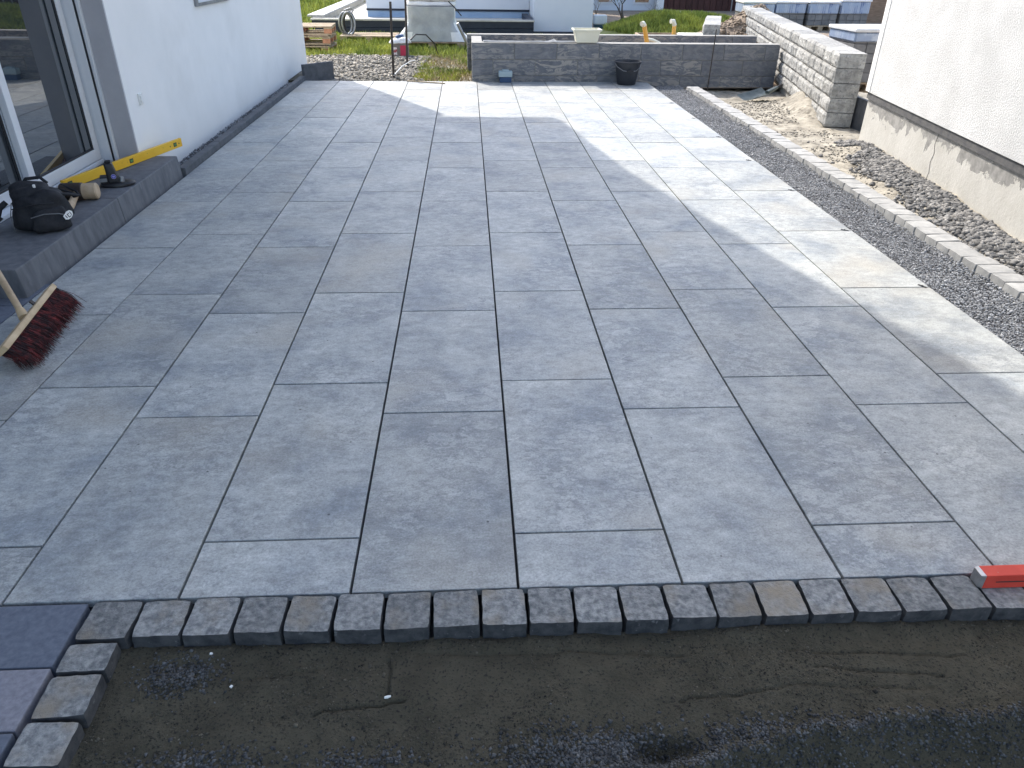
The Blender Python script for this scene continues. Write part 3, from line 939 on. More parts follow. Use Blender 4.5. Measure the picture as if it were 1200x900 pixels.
fw_ = course_wall('garden_wall', 'dark slate-grey block wall closing the far end of the patio', (1.428, 9.79, 0), 0.010, 4.56, 0.20, (0.17, 0.215, 0.215), 0.62, -0.09)
bw_ = course_wall('garden_wall', 'dark block wall at the back of the raised bed behind the tub', (1.36, 11.15, 0), 0.012, 4.75, 0.18, (0.18, 0.19, 0.19), 0.62, -0.06)
course_wall('garden_wall', 'short dark block wall closing the raised bed by the grass', (1.43, 9.995, 0), 0.0, 0.16, 1.14, (0.18, 0.20, 0.16), 0.62, -0.06)
struct(hfield('raised_bed_soil', 1.60, 5.95, 10.0, 11.14, 0.05, lambda X, Y: 0.30 + 0.05 * fbm(X, Y, 2, 3), EARTH))

def foil():
    bm = bmesh.new()
    xs = np.linspace(1.6, 2.95, 26)
    ys = np.linspace(9.86, 10.35, 10)
    V = [[bm.verts.new((x, y, 0.525 + 0.012 * float(vnoise(np.array([x * 7]), np.array([y * 9]))[0]) - 0.10 * max(0, y - 10.05) + (0.05 * math.exp(-((x - 2.62) / 0.05) ** 2 - ((y - 9.93) / 0.05) ** 2)))) for x in xs] for y in ys]
    for j in range(9):
        for i in range(25):
            bm.faces.new((V[j][i], V[j][i + 1], V[j + 1][i + 1], V[j + 1][i]))
    bmesh.ops.solidify(bm, geom=bm.faces[:], thickness=0.003)
    return fin(bm, smooth=True)
tag(link('plastic_sheet', foil(), TARP), 'crumpled grey sheet lying over the top of the slate-grey wall', 'sheet')

# ================================================================== SMALL THINGS ON THE PATIO
# slab spacers poking out along the right-hand edge
for k in range(1, 9):
    o = thing('spacer', 'black plastic slab spacer lying at a joint on the patio edge', 'spacer', (3.975 + rnd.uniform(-0.012, 0.015), k + 0.01, 0.001), rnd.uniform(0.3, 1.1) * -1, 'black spacers along the patio edge')
    link('base', boxm(-0.026, 0.026, -0.007, 0.007, 0, 0.003, 0.0008), BLACKP, o)
    link('fin', boxm(-0.003, 0.003, -0.0065, 0.0065, 0.003, 0.006), BLACKP, o)

# bucket
bk = thing('bucket', 'black builder\'s bucket with wire handle against the slate-grey wall', 'bucket', (3.675, 9.56, 0.0))
bm = bmesh.new()
lathe(bm, [(0.125, 0.0), (0.135, 0.01), (0.178, 0.29), (0.192, 0.292), (0.194, 0.315), (0.182, 0.315), (0.170, 0.28), (0.125, 0.02)], 32)
link('body', fin(bm, smooth=True), BUCKET, bk)
tubeo('handle', [(-0.19, 0.0, 0.295), (-0.17, -0.10, 0.25), (-0.09, -0.19, 0.205), (0.0, -0.215, 0.20), (0.09, -0.19, 0.205), (0.17, -0.10, 0.25), (0.19, 0, 0.295)], 0.004, GREYMETAL, bk, 6)
tubeo('grip', [(-0.05, -0.21, 0.202), (0.05, -0.21, 0.202)], 0.011, BLACKP, bk, 8)

# small socket box at wall foot
sb = thing('outdoor_socket', 'small blue-grey outdoor socket box at the foot of the wall', 'socket box', (1.915, 9.70, 0.0))
BLUEG = M('blue_grey_plastic', (0.32, 0.42, 0.46), (0.38, 0.47, 0.5), 8, rough=0.5)
NAVYP = M('dark_blue_plastic', (0.03, 0.07, 0.16), rough=0.5)
link('base', boxm(-0.085, 0.085, -0.05, 0.05, 0.0, 0.075, 0.006), NAVYP, sb)
link('lid', boxm(-0.10, 0.10, -0.06, 0.06, 0.075, 0.155, 0.012, 2), BLUEG, sb)
link('knob', boxm(-0.05, 0.05, -0.045, 0.045, 0.155, 0.172, 0.006), BLUEG, sb)

# white tub on wall
tb = thing('tub', 'cream square plastic tub standing on the slate-grey wall', 'tub', (3.10, 9.90, 0.525))
bm = bmesh.new()
lo_, hi_ = 0.15, 0.19
r0 = [(-lo_, -0.10), (lo_, -0.10), (lo_, 0.10), (-lo_, 0.10)]
r1 = [(-hi_, -0.13), (hi_, -0.13), (hi_, 0.13), (-hi_, 0.13)]
def ring(r, z, k=1.0):
    return [bm.verts.new((a * k, b * k, z)) for a, b in r]
A_, B_, C_, D_ = ring(r0, 0), ring(r1, 0.17), ring(r1, 0.17, 0.93), ring(r0, 0.015, 0.93)
bm.faces.new(A_[::-1])
bm.faces.new(D_)
for P_, Q_ in ((A_, B_), (B_, C_), (C_, D_)):
    for q in range(4):
        bm.faces.new((P_[q], P_[(q + 1) % 4], Q_[(q + 1) % 4], Q_[q]))
link('body', fin(bm, 0.008, 2), CREAM, tb)
bm = bmesh.new()
for e in ((-0.205, 0.205, -0.145, -0.128), (-0.205, 0.205, 0.128, 0.145), (-0.205, -0.186, -0.127, 0.127), (0.186, 0.205, -0.127, 0.127)):
    box(bm, *e, 0.155, 0.178)
link('rim', fin(bm, 0.003), CREAM, tb)

# rod leaning against wall
tag(tubeo('steel_rod', [(4.936, 9.70, -0.10), (4.952, 9.73, 0.3), (4.968, 9.765, 0.72)], 0.008, STEEL), 'thin dark steel rod leaning on the slate-grey wall', 'rod')
# shovel
sh = thing('shovel', 'grey steel shovel blade lying in the shaded corner by stone wall', 'shovel', (5.34, 8.80, -0.10), 0.55)
sh.scale = (1.25, 1.25, 1.1)
bm = bmesh.new()
nx, ny = 9, 9
V = [[bm.verts.new((0.38 * (i / 8 - 0.4), 0.25 * (j / 8 - 0.5) * (1 - 0.35 * max(0, i / 8 - 0.6)), 0.05 + 0.05 * (2 * j / 8 - 1) ** 2 - 0.03 * (1 - i / 8) + 0.03 * (i / 8) ** 2)) for j in range(ny)] for i in range(nx)]
for i in range(nx - 1):
    for j in range(ny - 1):
        bm.faces.new((V[i][j], V[i + 1][j], V[i + 1][j + 1], V[i][j + 1]))
bmesh.ops.solidify(bm, geom=bm.faces[:], thickness=0.004)
link('blade', fin(bm, smooth=True), SHOVEL, sh)
tubeo('socket', [(0.20, 0, 0.085), (0.36, 0, 0.13)], [0.026, 0.02], SHOVEL, sh)
tubeo('handle_stub', [(0.34, 0, 0.125), (0.44, 0.0, 0.155)], 0.018, BLACKP, sh)

# red straight edge on the setts
rl = thing('spirit_level', 'orange-red straight edge with scuffed end lying on the granite setts', 'level', (2.885, -0.284, 0.004), 0.0)
link('bar', boxm(0.014, 1.2, -0.022, 0.022, 0.0, 0.052, 0.003, 2), RED, rl)
link('groove', boxm(0.05, 1.18, -0.0228, -0.0221, 0.024, 0.028), STEEL, rl)
bm = bmesh.new()
vs = box(bm, 0.0, 0.0135, -0.0235, 0.0235, 0.001, 0.053)
for v in vs:
    if v.co.x < 0.005:
        v.co.y *= 0.8
        v.co.z = 0.027 + (v.co.z - 0.027) * 0.86
link('end_cap', fin(bm, 0.002), ALU, rl)

# broom
br = thing('broom', 'wide broom with wooden head and dark red bristles on the slabs', 'broom', (-0.755, 1.50, 0.0), math.atan2(0.72, -0.123) - math.pi / 2)
# local +y along the head, bristles point to +x and down
tilt = Matrix.Translation((0, 0, 0.105)) @ Matrix.Rotation(R(-38), 4, 'Y')
bm = bmesh.new()
box(bm, -0.030, 0.030, -0.36, 0.36, -0.014, 0.014)
me = fin(bm, 0.005, 2)
o = link('head', me, WOOD, br)
o.matrix_local = tilt
bp, bq = [], []
vv, ff = [], []
for iy in range(46):
    for ix in range(4):
        by = -0.35 + 0.70 * iy / 45 + rnd.uniform(-0.003, 0.003)
        bx = -0.022 + 0.044 * ix / 3
        for q in range(9):
            p0 = tilt @ Vector((bx + rnd.uniform(-0.003, 0.003), by + rnd.uniform(-0.003, 0.003), -0.013))
            sp = Vector((rnd.gauss(0.075, 0.016) + bx * 0.7, rnd.gauss(0, 0.012), 0))
            p2 = Vector((p0.x + sp.x, p0.y + sp.y, 0.004 + rnd.random() * 0.018))
            p1 = p0.lerp(p2, 0.55) + Vector((0.008, 0, 0.010))
            w = Vector((0, 0.0014, 0.0))
            u = Vector((0.0010, 0, 0.0014))
            b0 = len(vv)
            for p, s in ((p0, 1), (p1, 1), (p2, 0.7)):
                vv += [p - w * s, p + w * s, p + u * s]
            for t in (0, 3):
                ff += [(b0 + t, b0 + t + 1, b0 + t + 4, b0 + t + 3), (b0 + t + 1, b0 + t + 2, b0 + t + 5, b0 + t + 4), (b0 + t + 2, b0 + t, b0 + t + 3, b0 + t + 5)]
bo = link('bristles', np_mesh(np.array([tuple(v) for v in vv]), np.array(ff)), BRIST, br)
_bi = (Matrix.Translation(br.location) @ Matrix.Rotation(br.rotation_euler.z, 4, 'Z')).inverted()
_hb, _hd = Vector((-0.775, 1.50, 0.108)), Vector((-0.175, 0.20, 0.125))
tubeo('handle', [_bi @ (_hb + _hd * t) for t in (0.0, 0.5, 2.0, 4.0)], 0.0165, HANDLEW, br, 14)
tubeo('handle_socket', [_bi @ (_hb + _hd * t) for t in (-0.03, 0.16)], [0.025, 0.020], WOOD, br, 14)
bm = bmesh.new()
box(bm, -0.004, 0.004, -0.012, 0.012, 0.0, 0.024, tilt @ Matrix.Translation((0.0, 0.13, 0.014)))
link('bracket', fin(bm), STEEL, br)

# spirit level on the step
p0, p1 = Vector((-1.487, 3.50, 0.1575)), Vector((-1.125, 4.875, 0.1575))
dv = p1 - p0
yl = thing('spirit_level', 'long yellow box spirit level lying across the door step', 'level', p0, math.atan2(dv.y, dv.x))
L = dv.length
link('body', boxm(0.012, L - 0.012, -0.013, 0.013, 0.0, 0.068, 0.003, 2), YELLOW, yl)
for e in ((0.0, 0.0115), (L - 0.0115, L)):
    link('end_cap', boxm(e[0], e[1], -0.014, 0.014, 0.0, 0.069, 0.003), YELLOW, yl)
VIAL = M('green_vial', (0.12, 0.26, 0.08), rough=0.2)
for s in (0.06, L * 0.52, L - 0.10):
    vl = link('vial_window', boxm(s - 0.022, s + 0.022, -0.0145, -0.0131, 0.018, 0.050, 0.0005), PVCDARK, yl)
    link('vial', boxm(s - 0.014, s + 0.014, -0.0165, -0.0146, 0.026, 0.042), VIAL, vl)
for s in (L - 0.17, L - 0.045):
    link('rivet', boxm(s - 0.005, s + 0.005, -0.0145, -0.0131, 0.028, 0.038), STEEL, yl)
# second, thinner reddish batten behind the yellow level
tag(link('batten', boxm(0, 0.62, -0.009, 0.009, 0, 0.022, 0.002), M('reddish_wood', (0.24, 0.10, 0.08), (0.32, 0.15, 0.11), 12, rough=0.7), None, (-1.47, 3.86, 0.158), (0, 0, R(68.5))), 'thin reddish batten behind the yellow spirit level', 'batten')

# suction lifter: oval base with upright body
sl = thing('power_tool', 'black tool with oval base plate, upright body and round blue badge', 'power tool', (-1.165, 3.63, 0.157), R(20))
bm = bmesh.new()
lathe(bm, [(0.085, 0.0), (0.094, 0.006), (0.094, 0.018), (0.086, 0.026), (0.05, 0.030)], 32, 1.25, 0.8)
link('base_plate', fin(bm, smooth=True), BLACKP, sl)
bm = bmesh.new()
vs = box(bm, -0.055, 0.02, -0.045, 0.045, 0.024, 0.165)
for v in vs:
    if v.co.z > 0.1:
        v.co.x = -0.060 + (v.co.x + 0.055) * 0.72
        v.co.y *= 0.80
link('body', fin(bm, 0.012, 3, True), BLACKP, sl)
link('top_switch', boxm(-0.050, -0.012, -0.024, 0.024, 0.165, 0.178, 0.004), BLACKF, sl)
link('battery', boxm(-0.105, -0.056, -0.038, 0.038, 0.026, 0.075, 0.006, 2), BLACKP, sl)
link('contact_plate', boxm(-0.106, -0.06, -0.0395, -0.0381, 0.04, 0.065), GREYMETAL, sl)
tubeo('hose_stub', [(0.03, -0.01, 0.03), (0.035, -0.012, 0.062)], [0.020, 0.014], GREYMETAL, sl, 12)
bm = bmesh.new()
bmesh.ops.create_circle(bm, cap_ends=True, radius=0.0165, segments=24)
bg = link('badge', fin(bm), M('violet_blue_badge', (0.07, 0.06, 0.42), rough=0.4), sl, (-0.012, -0.0447, 0.075), (R(92), 0, 0))
bm = bmesh.new()
for q in range(24):
    a0, a1 = 2 * math.pi * q / 24, 2 * math.pi * (q + 1) / 24
    bm.faces.new([bm.verts.new((r * math.cos(a), r * math.sin(a), 0.0006)) for r, a in ((0.0150, a0), (0.0165, a0), (0.0165, a1), (0.0150, a1))])
box(bm, -0.0085, 0.0085, 0.001, 0.0038, 0.0003, 0.0008)
box(bm, -0.006, 0.007, -0.0048, -0.002, 0.0003, 0.0008)
link('badge_ring', fin(bm), M('pale_print', (0.6, 0.6, 0.7), rough=0.5), bg)

# mallet
ml = thing('mallet', 'tan and black mallet lying on step beside the black bag', 'mallet', (-1.285, 3.27, 0.157), R(8))
ml.scale = (1.28, 1.28, 1.28)
MT = M('tan_mallet', (0.40, 0.29, 0.18), (0.52, 0.40, 0.27), 20, rough=0.7, bmp=0.3)
tubeo('head', [(-0.075, 0, 0.044), (0.085, 0, 0.044), (0.100, 0, 0.044), (0.106, 0, 0.044)], [0.040, 0.042, 0.042, 0.036], MT, ml, 20)
bm = bmesh.new()
tube(bm, [(-0.072, 0, 0.044), (-0.068, 0, 0.044), (0.032, 0, 0.044), (0.036, 0, 0.044)], [0.0415, 0.046, 0.046, 0.0425], 20)
link('sleeve', fin(bm, smooth=True), M('dark_brown_sleeve', (0.035, 0.025, 0.02), (0.12, 0.085, 0.06), 22, (0.5, 0.62), 0.6), ml)
tubeo('handle', [(0.005, -0.03, 0.042), (0.015, -0.12, 0.030), (0.022, -0.20, 0.024), (0.024, -0.235, 0.024)], [0.017, 0.017, 0.021, 0.019], MT, ml, 14)
tubeo('strap', [(-0.10, -0.03, 0.075), (-0.03, -0.10, 0.080), (0.03, -0.12, 0.066), (0.045, -0.10, 0.050), (0.02, -0.055, 0.060), (-0.06, -0.01, 0.085)], 0.006, BLACKF, ml, 8)

# bag
def softbox(sx, sy, sz, seed, cuts=9, lump=0.012, pw=5.0, taper=0.12):
    bm = bmesh.new()
    bmesh.ops.create_cube(bm, size=2.0)
    bmesh.ops.subdivide_edges(bm, edges=bm.edges[:], cuts=cuts, use_grid_fill=True)
    for v in bm.verts:
        p = v.co.copy()
        l = (abs(p.x) ** pw + abs(p.y) ** pw + abs(p.z) ** pw) ** (1 / pw)
        p /= l
        k = 1 - taper * (p.z * 0.5 + 0.5)
        q = Vector((p.x * sx / 2 * k, p.y * sy / 2 * k, (p.z + 1) * sz / 2))
        u = np.array([q.x * 9 + seed + q.z * 5]); w = np.array([q.y * 9 + q.z * 7 + 3.1])
        d = float(vnoise(u, w)[0] * 1.4 + vnoise(u * 2.7, w * 2.7)[0] * 0.7)
        nrm = p.normalized()
        q += nrm * d * lump * 2.0 * (0.25 + 0.75 * min(1, q.z / (0.25 * sz)))
        q.z = max(q.z, 0.0)
        v.co = q
    return fin(bm, smooth=True, ang=180)
bag = thing('tool_bag', 'black nylon backpack with white logo slumped on the door step', 'bag', (-1.240, 2.715, 0.157), R(20))
bag.scale = (0.92, 0.95, 0.93)
link('body', softbox(0.36, 0.30, 0.25, 2.0, 13, 0.016, 4.2, 0.22), BLACKF, bag)
pk = link('front_pocket', softbox(0.24, 0.10, 0.16, 8.0, 9, 0.010, 4.5, 0.2), BLACKF, bag)
pk.location = (0.07, -0.135, 0.004)
pk.rotation_euler = (R(-6), 0, R(14))
fl = link('top_flap', softbox(0.27, 0.22, 0.07, 5.0, 9, 0.012, 3.5, 0.3), BLACKF, bag)
fl.location = (-0.02, 0.01, 0.215)
fl.rotation_euler = (R(4), R(-7), R(6))
tubeo('carry_handle', [(-0.07, 0.06, 0.262), (-0.04, 0.075, 0.295), (0.04, 0.08, 0.298), (0.075, 0.06, 0.262)], 0.011, BLACKF, bag, 8)
bm = bmesh.new()
tube(bm, [(-0.165, -0.05, 0.19), (-0.21, -0.07, 0.16), (-0.235, -0.08, 0.11), (-0.22, -0.08, 0.085)], [0.017, 0.02, 0.022, 0.02], 8)
link('shoulder_strap', fin(bm, smooth=True), BLACKF, bag)
tubeo('side_strap', [(0.13, -0.06, 0.215), (0.19, -0.02, 0.20), (0.23, 0.06, 0.165), (0.20, 0.10, 0.15)], 0.010, BLACKF, bag, 8)
tubeo('zip', [(-0.13, -0.142, 0.165), (-0.05, -0.150, 0.18), (0.04, -0.148, 0.185), (0.11, -0.125, 0.18)], 0.004, BLACKP, bag, 6)
ZIP = M('grey_zip', (0.10, 0.105, 0.11), (0.16, 0.16, 0.165), 200, rough=0.5)
tubeo('zip', [(-0.03, -0.196, 0.115), (0.05, -0.205, 0.135), (0.13, -0.185, 0.125), (0.17, -0.15, 0.10)], 0.0035, ZIP, bag, 6)
tubeo('seam', [(-0.155, -0.12, 0.02), (-0.15, -0.128, 0.12), (-0.125, -0.115, 0.20)], 0.003, ZIP, bag, 6)
link('buckle', boxm(-0.008, 0.008, -0.006, 0.006, 0, 0.024, 0.003), WHITE, bag).location = (0.015, -0.05, 0.262)
# logo patch: white badge with dark strokes
bm = bmesh.new()
pts = [(-0.032, -0.012), (-0.018, -0.022), (0.006, -0.024), (0.028, -0.014), (0.036, 0.004), (0.026, 0.018), (0.004, 0.022), (-0.012, 0.016), (-0.03, 0.012)]
bot = [bm.verts.new((x_, 0, z_)) for x_, z_ in pts]
topv = [bm.verts.new((x_, -0.003, z_)) for x_, z_ in pts]
bm.faces.new(bot)
bm.faces.new(topv[::-1])
for q in range(len(pts)):
    bm.faces.new((bot[q], bot[(q + 1) % len(pts)], topv[(q + 1) % len(pts)], topv[q]))
lg = link('logo_patch', fin(bm), WHITE, bag)
lg.location = (0.175, -0.165, 0.105)
lg.rotation_euler = (R(-14), R(-22), R(38))
bm = bmesh.new()
for (xa, xb, za, zb) in ((-0.020, -0.015, -0.012, 0.008), (-0.006, 0.010, 0.004, 0.008), (-0.006, -0.001, -0.014, 0.004), (-0.006, 0.012, -0.016, -0.012), (0.017, 0.021, -0.012, 0.010)):
    box(bm, xa, xb, -0.0042, -0.0031, za, zb)
link('logo_mark', fin(bm), BLACKP, lg)

# ================================================================== BEHIND THE PATIO
def pallet(parent, z, mat_board=PALLETW, mat_block=PALLETR, L=1.2, W=0.8):
    """euro pallet: children board / block, centred, bottom at z"""
    for yy_ in (-W / 2 + 0.05, 0, W / 2 - 0.05):
        for xx_ in (-L / 2 + 0.0725, 0, L / 2 - 0.0725):
            link('block', boxm(xx_ - 0.07, xx_ + 0.07, yy_ - 0.048, yy_ + 0.048, z + 0.022, z + 0.10, 0.004), mat_block, parent)
        link('board', boxm(-L / 2, L / 2, yy_ - 0.05, yy_ + 0.05, z, z + 0.021), mat_board, parent)
    for xx_ in (-L / 2 + 0.0725, 0, L / 2 - 0.0725):
        link('board', boxm(xx_ - 0.0725, xx_ + 0.0725, -W / 2, W / 2, z + 0.101, z + 0.121), mat_board, parent)
    for yy_, w in ((-W / 2 + 0.0725, 0.145), (-0.2, 0.1), (0, 0.145), (0.2, 0.1), (W / 2 - 0.0725, 0.145)):
        link('board', boxm(-L / 2, L / 2, yy_ - w / 2, yy_ + w / 2, z + 0.122, z + 0.144), mat_board, parent)
for k in range(3):
    p = thing('pallet', ('bottom', 'middle', 'top')[k] + ' wooden pallet of the stack of three behind the house corner', 'pallet', (-1.83 + 0.02 * k, 13.95, -0.07 + 0.166 * k), R(-3 + 3 * k), 'pallets stacked by the house corner')
    pallet(p, 0.0)
p = thing('pallet', 'single weathered pallet lying on grass in front of the navy foundation', 'pallet', (-0.72, 15.8, -0.06), R(1))
pallet(p, 0.0, PALLETW, PALLETW)
# coiled hose on that pallet
hc = thing('hose_coil', 'grey hose coil standing on the single weathered pallet', 'hose', (-1.2, 15.7, 0.085), R(20))
for k, (rx, dx_, dy_) in enumerate(((0.17, 0, 0), (0.165, 0.03, 0.05), (0.17, 0.05, -0.05), (0.15, 0.09, 0.02))):
    tubeo('coil', [(dx_ + rx * math.sin(t) * 0.75, dy_ + 0.02 * t, 0.21 - 0.21 * math.cos(t)) for t in np.linspace(0.15, 6.1, 22)], 0.022, (GREYMETAL, BLACKP)[k % 2], hc, 8)
tubeo('coil_end', [(0.13, 0, 0.40), (0.18, 0.02, 0.46), (0.12, 0.0, 0.50), (-0.02, 0.0, 0.46)], 0.018, GREYMETAL, hc, 8)

# big foil-wrapped load on a pallet
tl = thing('wrapped_load', 'foil-wrapped load with white sheet sides on a pallet by the grass', 'wrapped load', (0.66, 14.75, -0.06))
pallet(tl, 0.0, PALLETW, PALLETW, 1.3, 0.9)
def wrapped():
    bm = bmesh.new()
    n_ = 48
    rings = []
    for t in np.linspace(0, 1, 12):
        z = 0.15 + 0.62 * t
        k = 1 + 0.62 * (max(0, 0.62 - t) / 0.62) ** 1.6
        row = []
        for q in range(n_):
            a = 2 * math.pi * q / n_
            ca, sa = math.cos(a), math.sin(a)
            l = (abs(ca) ** 7 + abs(sa) ** 7) ** (1 / 7)
            x_, y_ = 0.47 * ca / l, 0.42 * sa / l
            kk = k if abs(x_) > 0.40 else 1 + (k - 1) * 0.25
            f = 0.02 * float(vnoise(np.array([q * 0.9]), np.array([t * 4 + 2]))[0])
            row.append(bm.verts.new((x_ * kk + ca * f, y_ * (1 + (kk - 1) * 0.25) + sa * f, z)))
        rings.append(row)
    for i in range(len(rings) - 1):
        for q in range(n_):
            bm.faces.new((rings[i][q], rings[i][(q + 1) % n_], rings[i + 1][(q + 1) % n_], rings[i + 1][q]))
    bm.faces.new(rings[0][::-1])
    bm.faces.new(rings[-1])
    return fin(bm, smooth=True, ang=60)
me = wrapped()
me.materials.append(TARP)
me.materials.append(TARPW)
for pl in me.polygons:
    if abs(pl.center.x) > 0.462 and pl.center.z < 0.76:
        pl.material_index = 1
link('foil_wrap', me, None, tl)
for k in range(4):
    link('sack', softbox(1.0 - 0.02 * k, 0.66, 0.10, 20 + k, 9, 0.010, 5, 0.05), CONC if k % 2 else TARPW, tl).location = (0.02 * (k % 2), 0, 0.765 + 0.085 * k)
tubeo('tie_cord', [(0.35, -0.36, 0.86), (0.48, -0.45, 0.75), (0.60, -0.52, 0.62)], 0.012, BLACKP, tl, 6)

# crate, rods, prop
ct = thing('crate', 'grey crate with red label beside the wrapped load', 'crate', (0.14, 13.0, -0.06), R(4))
link('body', boxm(-0.155, 0.155, -0.12, 0.12, 0.0, 0.25, 0.008), M('grey_brown_crate', (0.16, 0.145, 0.13), (0.22, 0.2, 0.18), 10, rough=0.8), ct)
link('label_panel', boxm(0.0, 0.12, -0.126, -0.1205, 0.05, 0.22), M('crimson_label', (0.45, 0.03, 0.07), rough=0.5), ct)
link('print', boxm(-0.12, -0.06, -0.1255, -0.1205, 0.06, 0.19), M('faded_white_red_print', (0.35, 0.08, 0.08), (0.75, 0.7, 0.68), 18, (0.45, 0.55), rough=0.5), ct)
link('sheet', softbox(0.42, 0.36, 0.09, 31.0, 8, 0.02, 4, 0.4), TARPW, ct).location = (0.0, 0.03, 0.245)
link('cord_heap', softbox(0.16, 0.12, 0.06, 36.0, 6, 0.02, 3, 0.3), NAVYP, ct).location = (0.0, 0.0, 0.33)
tag(tubeo('marker_rod', [(0.231, 10.35, -0.15), (0.243, 10.35, 0.45), (0.254, 10.35, 1.0)], 0.018, STEEL), 'dark iron rod standing in gravel close to the patio edge', 'rod')
tag(tubeo('marker_rod', [(0.340, 11.75, -0.15), (0.36, 11.75, 0.5), (0.385, 11.75, 1.35)], 0.018, STEEL), 'taller dark iron rod standing in gravel by the crate', 'rod')
tag(tubeo('cord', [(0.24, 10.33, 0.0), (0.31, 11.0, 0.04), (0.40, 11.9, 0.02), (0.44, 12.3, -0.02)], 0.008, WHITE), 'pale cord running over gravel from the iron rod', 'cord')
tag(tubeo('cable', [(0.36, 12.6, 0.28), (0.45, 12.7, 0.36), (0.62, 12.9, 0.34), (0.76, 13.1, 0.18), (0.82, 13.2, -0.03)], 0.012, BLACKP), 'black cable arching from the crate to the ground', 'cable')
tag(tubeo('metal_prop', [(1.19, 13.35, 0.50), (1.45, 13.45, -0.02)], 0.03, GREYMETAL), 'slanted metal prop between wrapped load and raised bed', 'prop')
tag(link('stick', boxm(-0.30, 0.30, -0.012, 0.012, -0.006, 0.006), PALLETW, None, (0.76, 9.62, 0.008), (0, 0, R(-22))), 'thin stick lying on the sunlit slabs near the patio edge', 'stick')

# raised bed clutter
op = thing('drain_pipe', 'orange drain pipe leaning out of the raised bed behind the tub', 'pipe', (4.17, 10.75, 0.30))
tubeo('pipe', [(0.06, 0, 0.0), (0.0, 0, 0.22), (-0.05, 0, 0.40)], 0.035, PIPE, op, 14)
tubeo('cap', [(-0.047, 0, 0.385), (-0.075, -0.03, 0.415), (-0.10, -0.05, 0.41)], 0.037, CREAM, op, 14)
tag(tubeo('drain_pipe', [(4.15, 10.75, 0.50), (4.3, 10.8, 0.47), (4.42, 10.85, 0.42)], 0.025, CREAM), 'short cream pipe lying next to the leaning orange pipe', 'pipe')
op = thing('drain_pipe', 'upright short orange pipe with white cap behind the raised bed', 'pipe', (4.78, 11.45, 0.25))
tubeo('pipe', [(0.0, 0, -0.3), (0.0, 0, 0.40)], 0.032, PIPE, op, 14)
tubeo('cap', [(0.0, 0, 0.39), (-0.03, -0.02, 0.45), (-0.08, -0.04, 0.45)], 0.036, CREAM, op, 14)
wb = thing('wooden_box', 'low wooden planter frame filled with pale sand behind raised bed', 'planter', (5.02, 12.15, 0.0))
link('side_board', boxm(-0.62, 0.62, -0.45, -0.42, -0.08, 0.43, 0.003), PALLETW, wb)
link('side_board', boxm(-0.62, 0.62, 0.42, 0.45, -0.08, 0.43, 0.003), PALLETW, wb)
link('side_board', boxm(-0.65, -0.622, -0.45, 0.45, -0.08, 0.43, 0.003), PALLETW, wb)
link('side_board', boxm(0.622, 0.65, -0.45, 0.45, -0.08, 0.43, 0.003), PALLETW, wb)
link('sand_fill', boxm(0.1, 0.615, -0.415, 0.415, -0.05, 0.44, 0.02), CREAM, wb)
link('soil_fill', boxm(-0.615, 0.095, -0.415, 0.415, -0.05, 0.30, 0.02), EARTH, wb)

# ---- neighbour's plot: navy-coated foundation with white building on it
fd = thing('foundation', 'low foundation slab with navy coated sides and pale top', 'foundation', (0, 0, 0))
link('slab', boxm(-2.2, 2.92, 17.2, 30.0, -0.3, 0.10, 0.01), NAVY, fd)
link('floor', boxm(-2.15, 2.87, 17.25, 30.0, 0.102, 0.16), CONC, fd)
link('front_upstand', boxm(-2.2, 2.92, 17.2, 17.32, 0.105, 0.245), NAVY, fd)
link('front_coping', boxm(-2.22, 2.94, 17.18, 17.36, 0.246, 0.28), CONC, fd)
link('side_upstand', boxm(-2.2, -2.02, 17.37, 30, 0.165, 0.30), CONC, fd)
link('side_coping', boxm(-2.32, -1.95, 17.37, 30, 0.302, 0.34), GREYMETAL, fd)
link('side_upstand', boxm(2.78, 2.92, 17.37, 19.4, 0.165, 0.28), NAVY, fd)
nb = thing('neighbour_building', 'plain white neighbouring building with pale blue base band on the foundation', 'building', (0, 0, 0))
link('wall', boxm(-1.2, 2.98, 19.5, 28, 0.36, 4.0), FARWHITE, nb)
link('base_band', boxm(-1.19, 2.97, 19.52, 28, 0.16, 0.31), BLUEBAND, nb)
link('drip_strip', boxm(-1.21, 2.99, 19.49, 28, 0.312, 0.358), NAVY, nb)
link('wing_wall', boxm(2.99, 4.42, 18.0, 27, -0.02, 4.0), FARWHITE, nb)
link('wing_base', boxm(2.95, 4.6, 17.9, 27, -0.3, -0.03), NAVY, nb)

# bin, bush, tree, far house, barn
bn = thing('storage_box', 'small white and dark teal storage box at the white building corner', 'box', (4.75, 18.9, -0.08))
link('body', boxm(-0.15, 0.15, -0.12, 0.12, 0, 0.16, 0.01), M('dark_teal', (0.03, 0.07, 0.09), rough=0.5), bn)
link('lid', boxm(-0.16, 0.16, -0.13, 0.13, 0.162, 0.38, 0.02), TARPW, bn)
fh = thing('far_house', 'far white house wall with dark window behind the bare tree', 'house', (0, 0, 0))
link('wall', boxm(4.8, 8.1, 27.0, 33, -0.3, 4.0), FARWHITE, fh)
for wx in (5.9, 7.2):
    w = link('window', boxm(wx, wx + 0.6, 26.97, 26.998, 0.12, 1.2), PVC, fh)
    link('pane', boxm(wx + 0.06, wx + 0.54, 26.955, 26.968, 0.18, 1.14), GLASS, w)
link('corner_post', boxm(7.95, 8.2, 26.6, 26.95, -0.3, 3.0), WHITE, fh)
bnr = thing('barn', 'dark red-brown timber barn behind the grass mound', 'barn', (0, 0, 0))
link('wall', boxm(8.3, 20, 27.4, 33, -0.3, 4.0), BARNW, bnr)
xb = 8.3
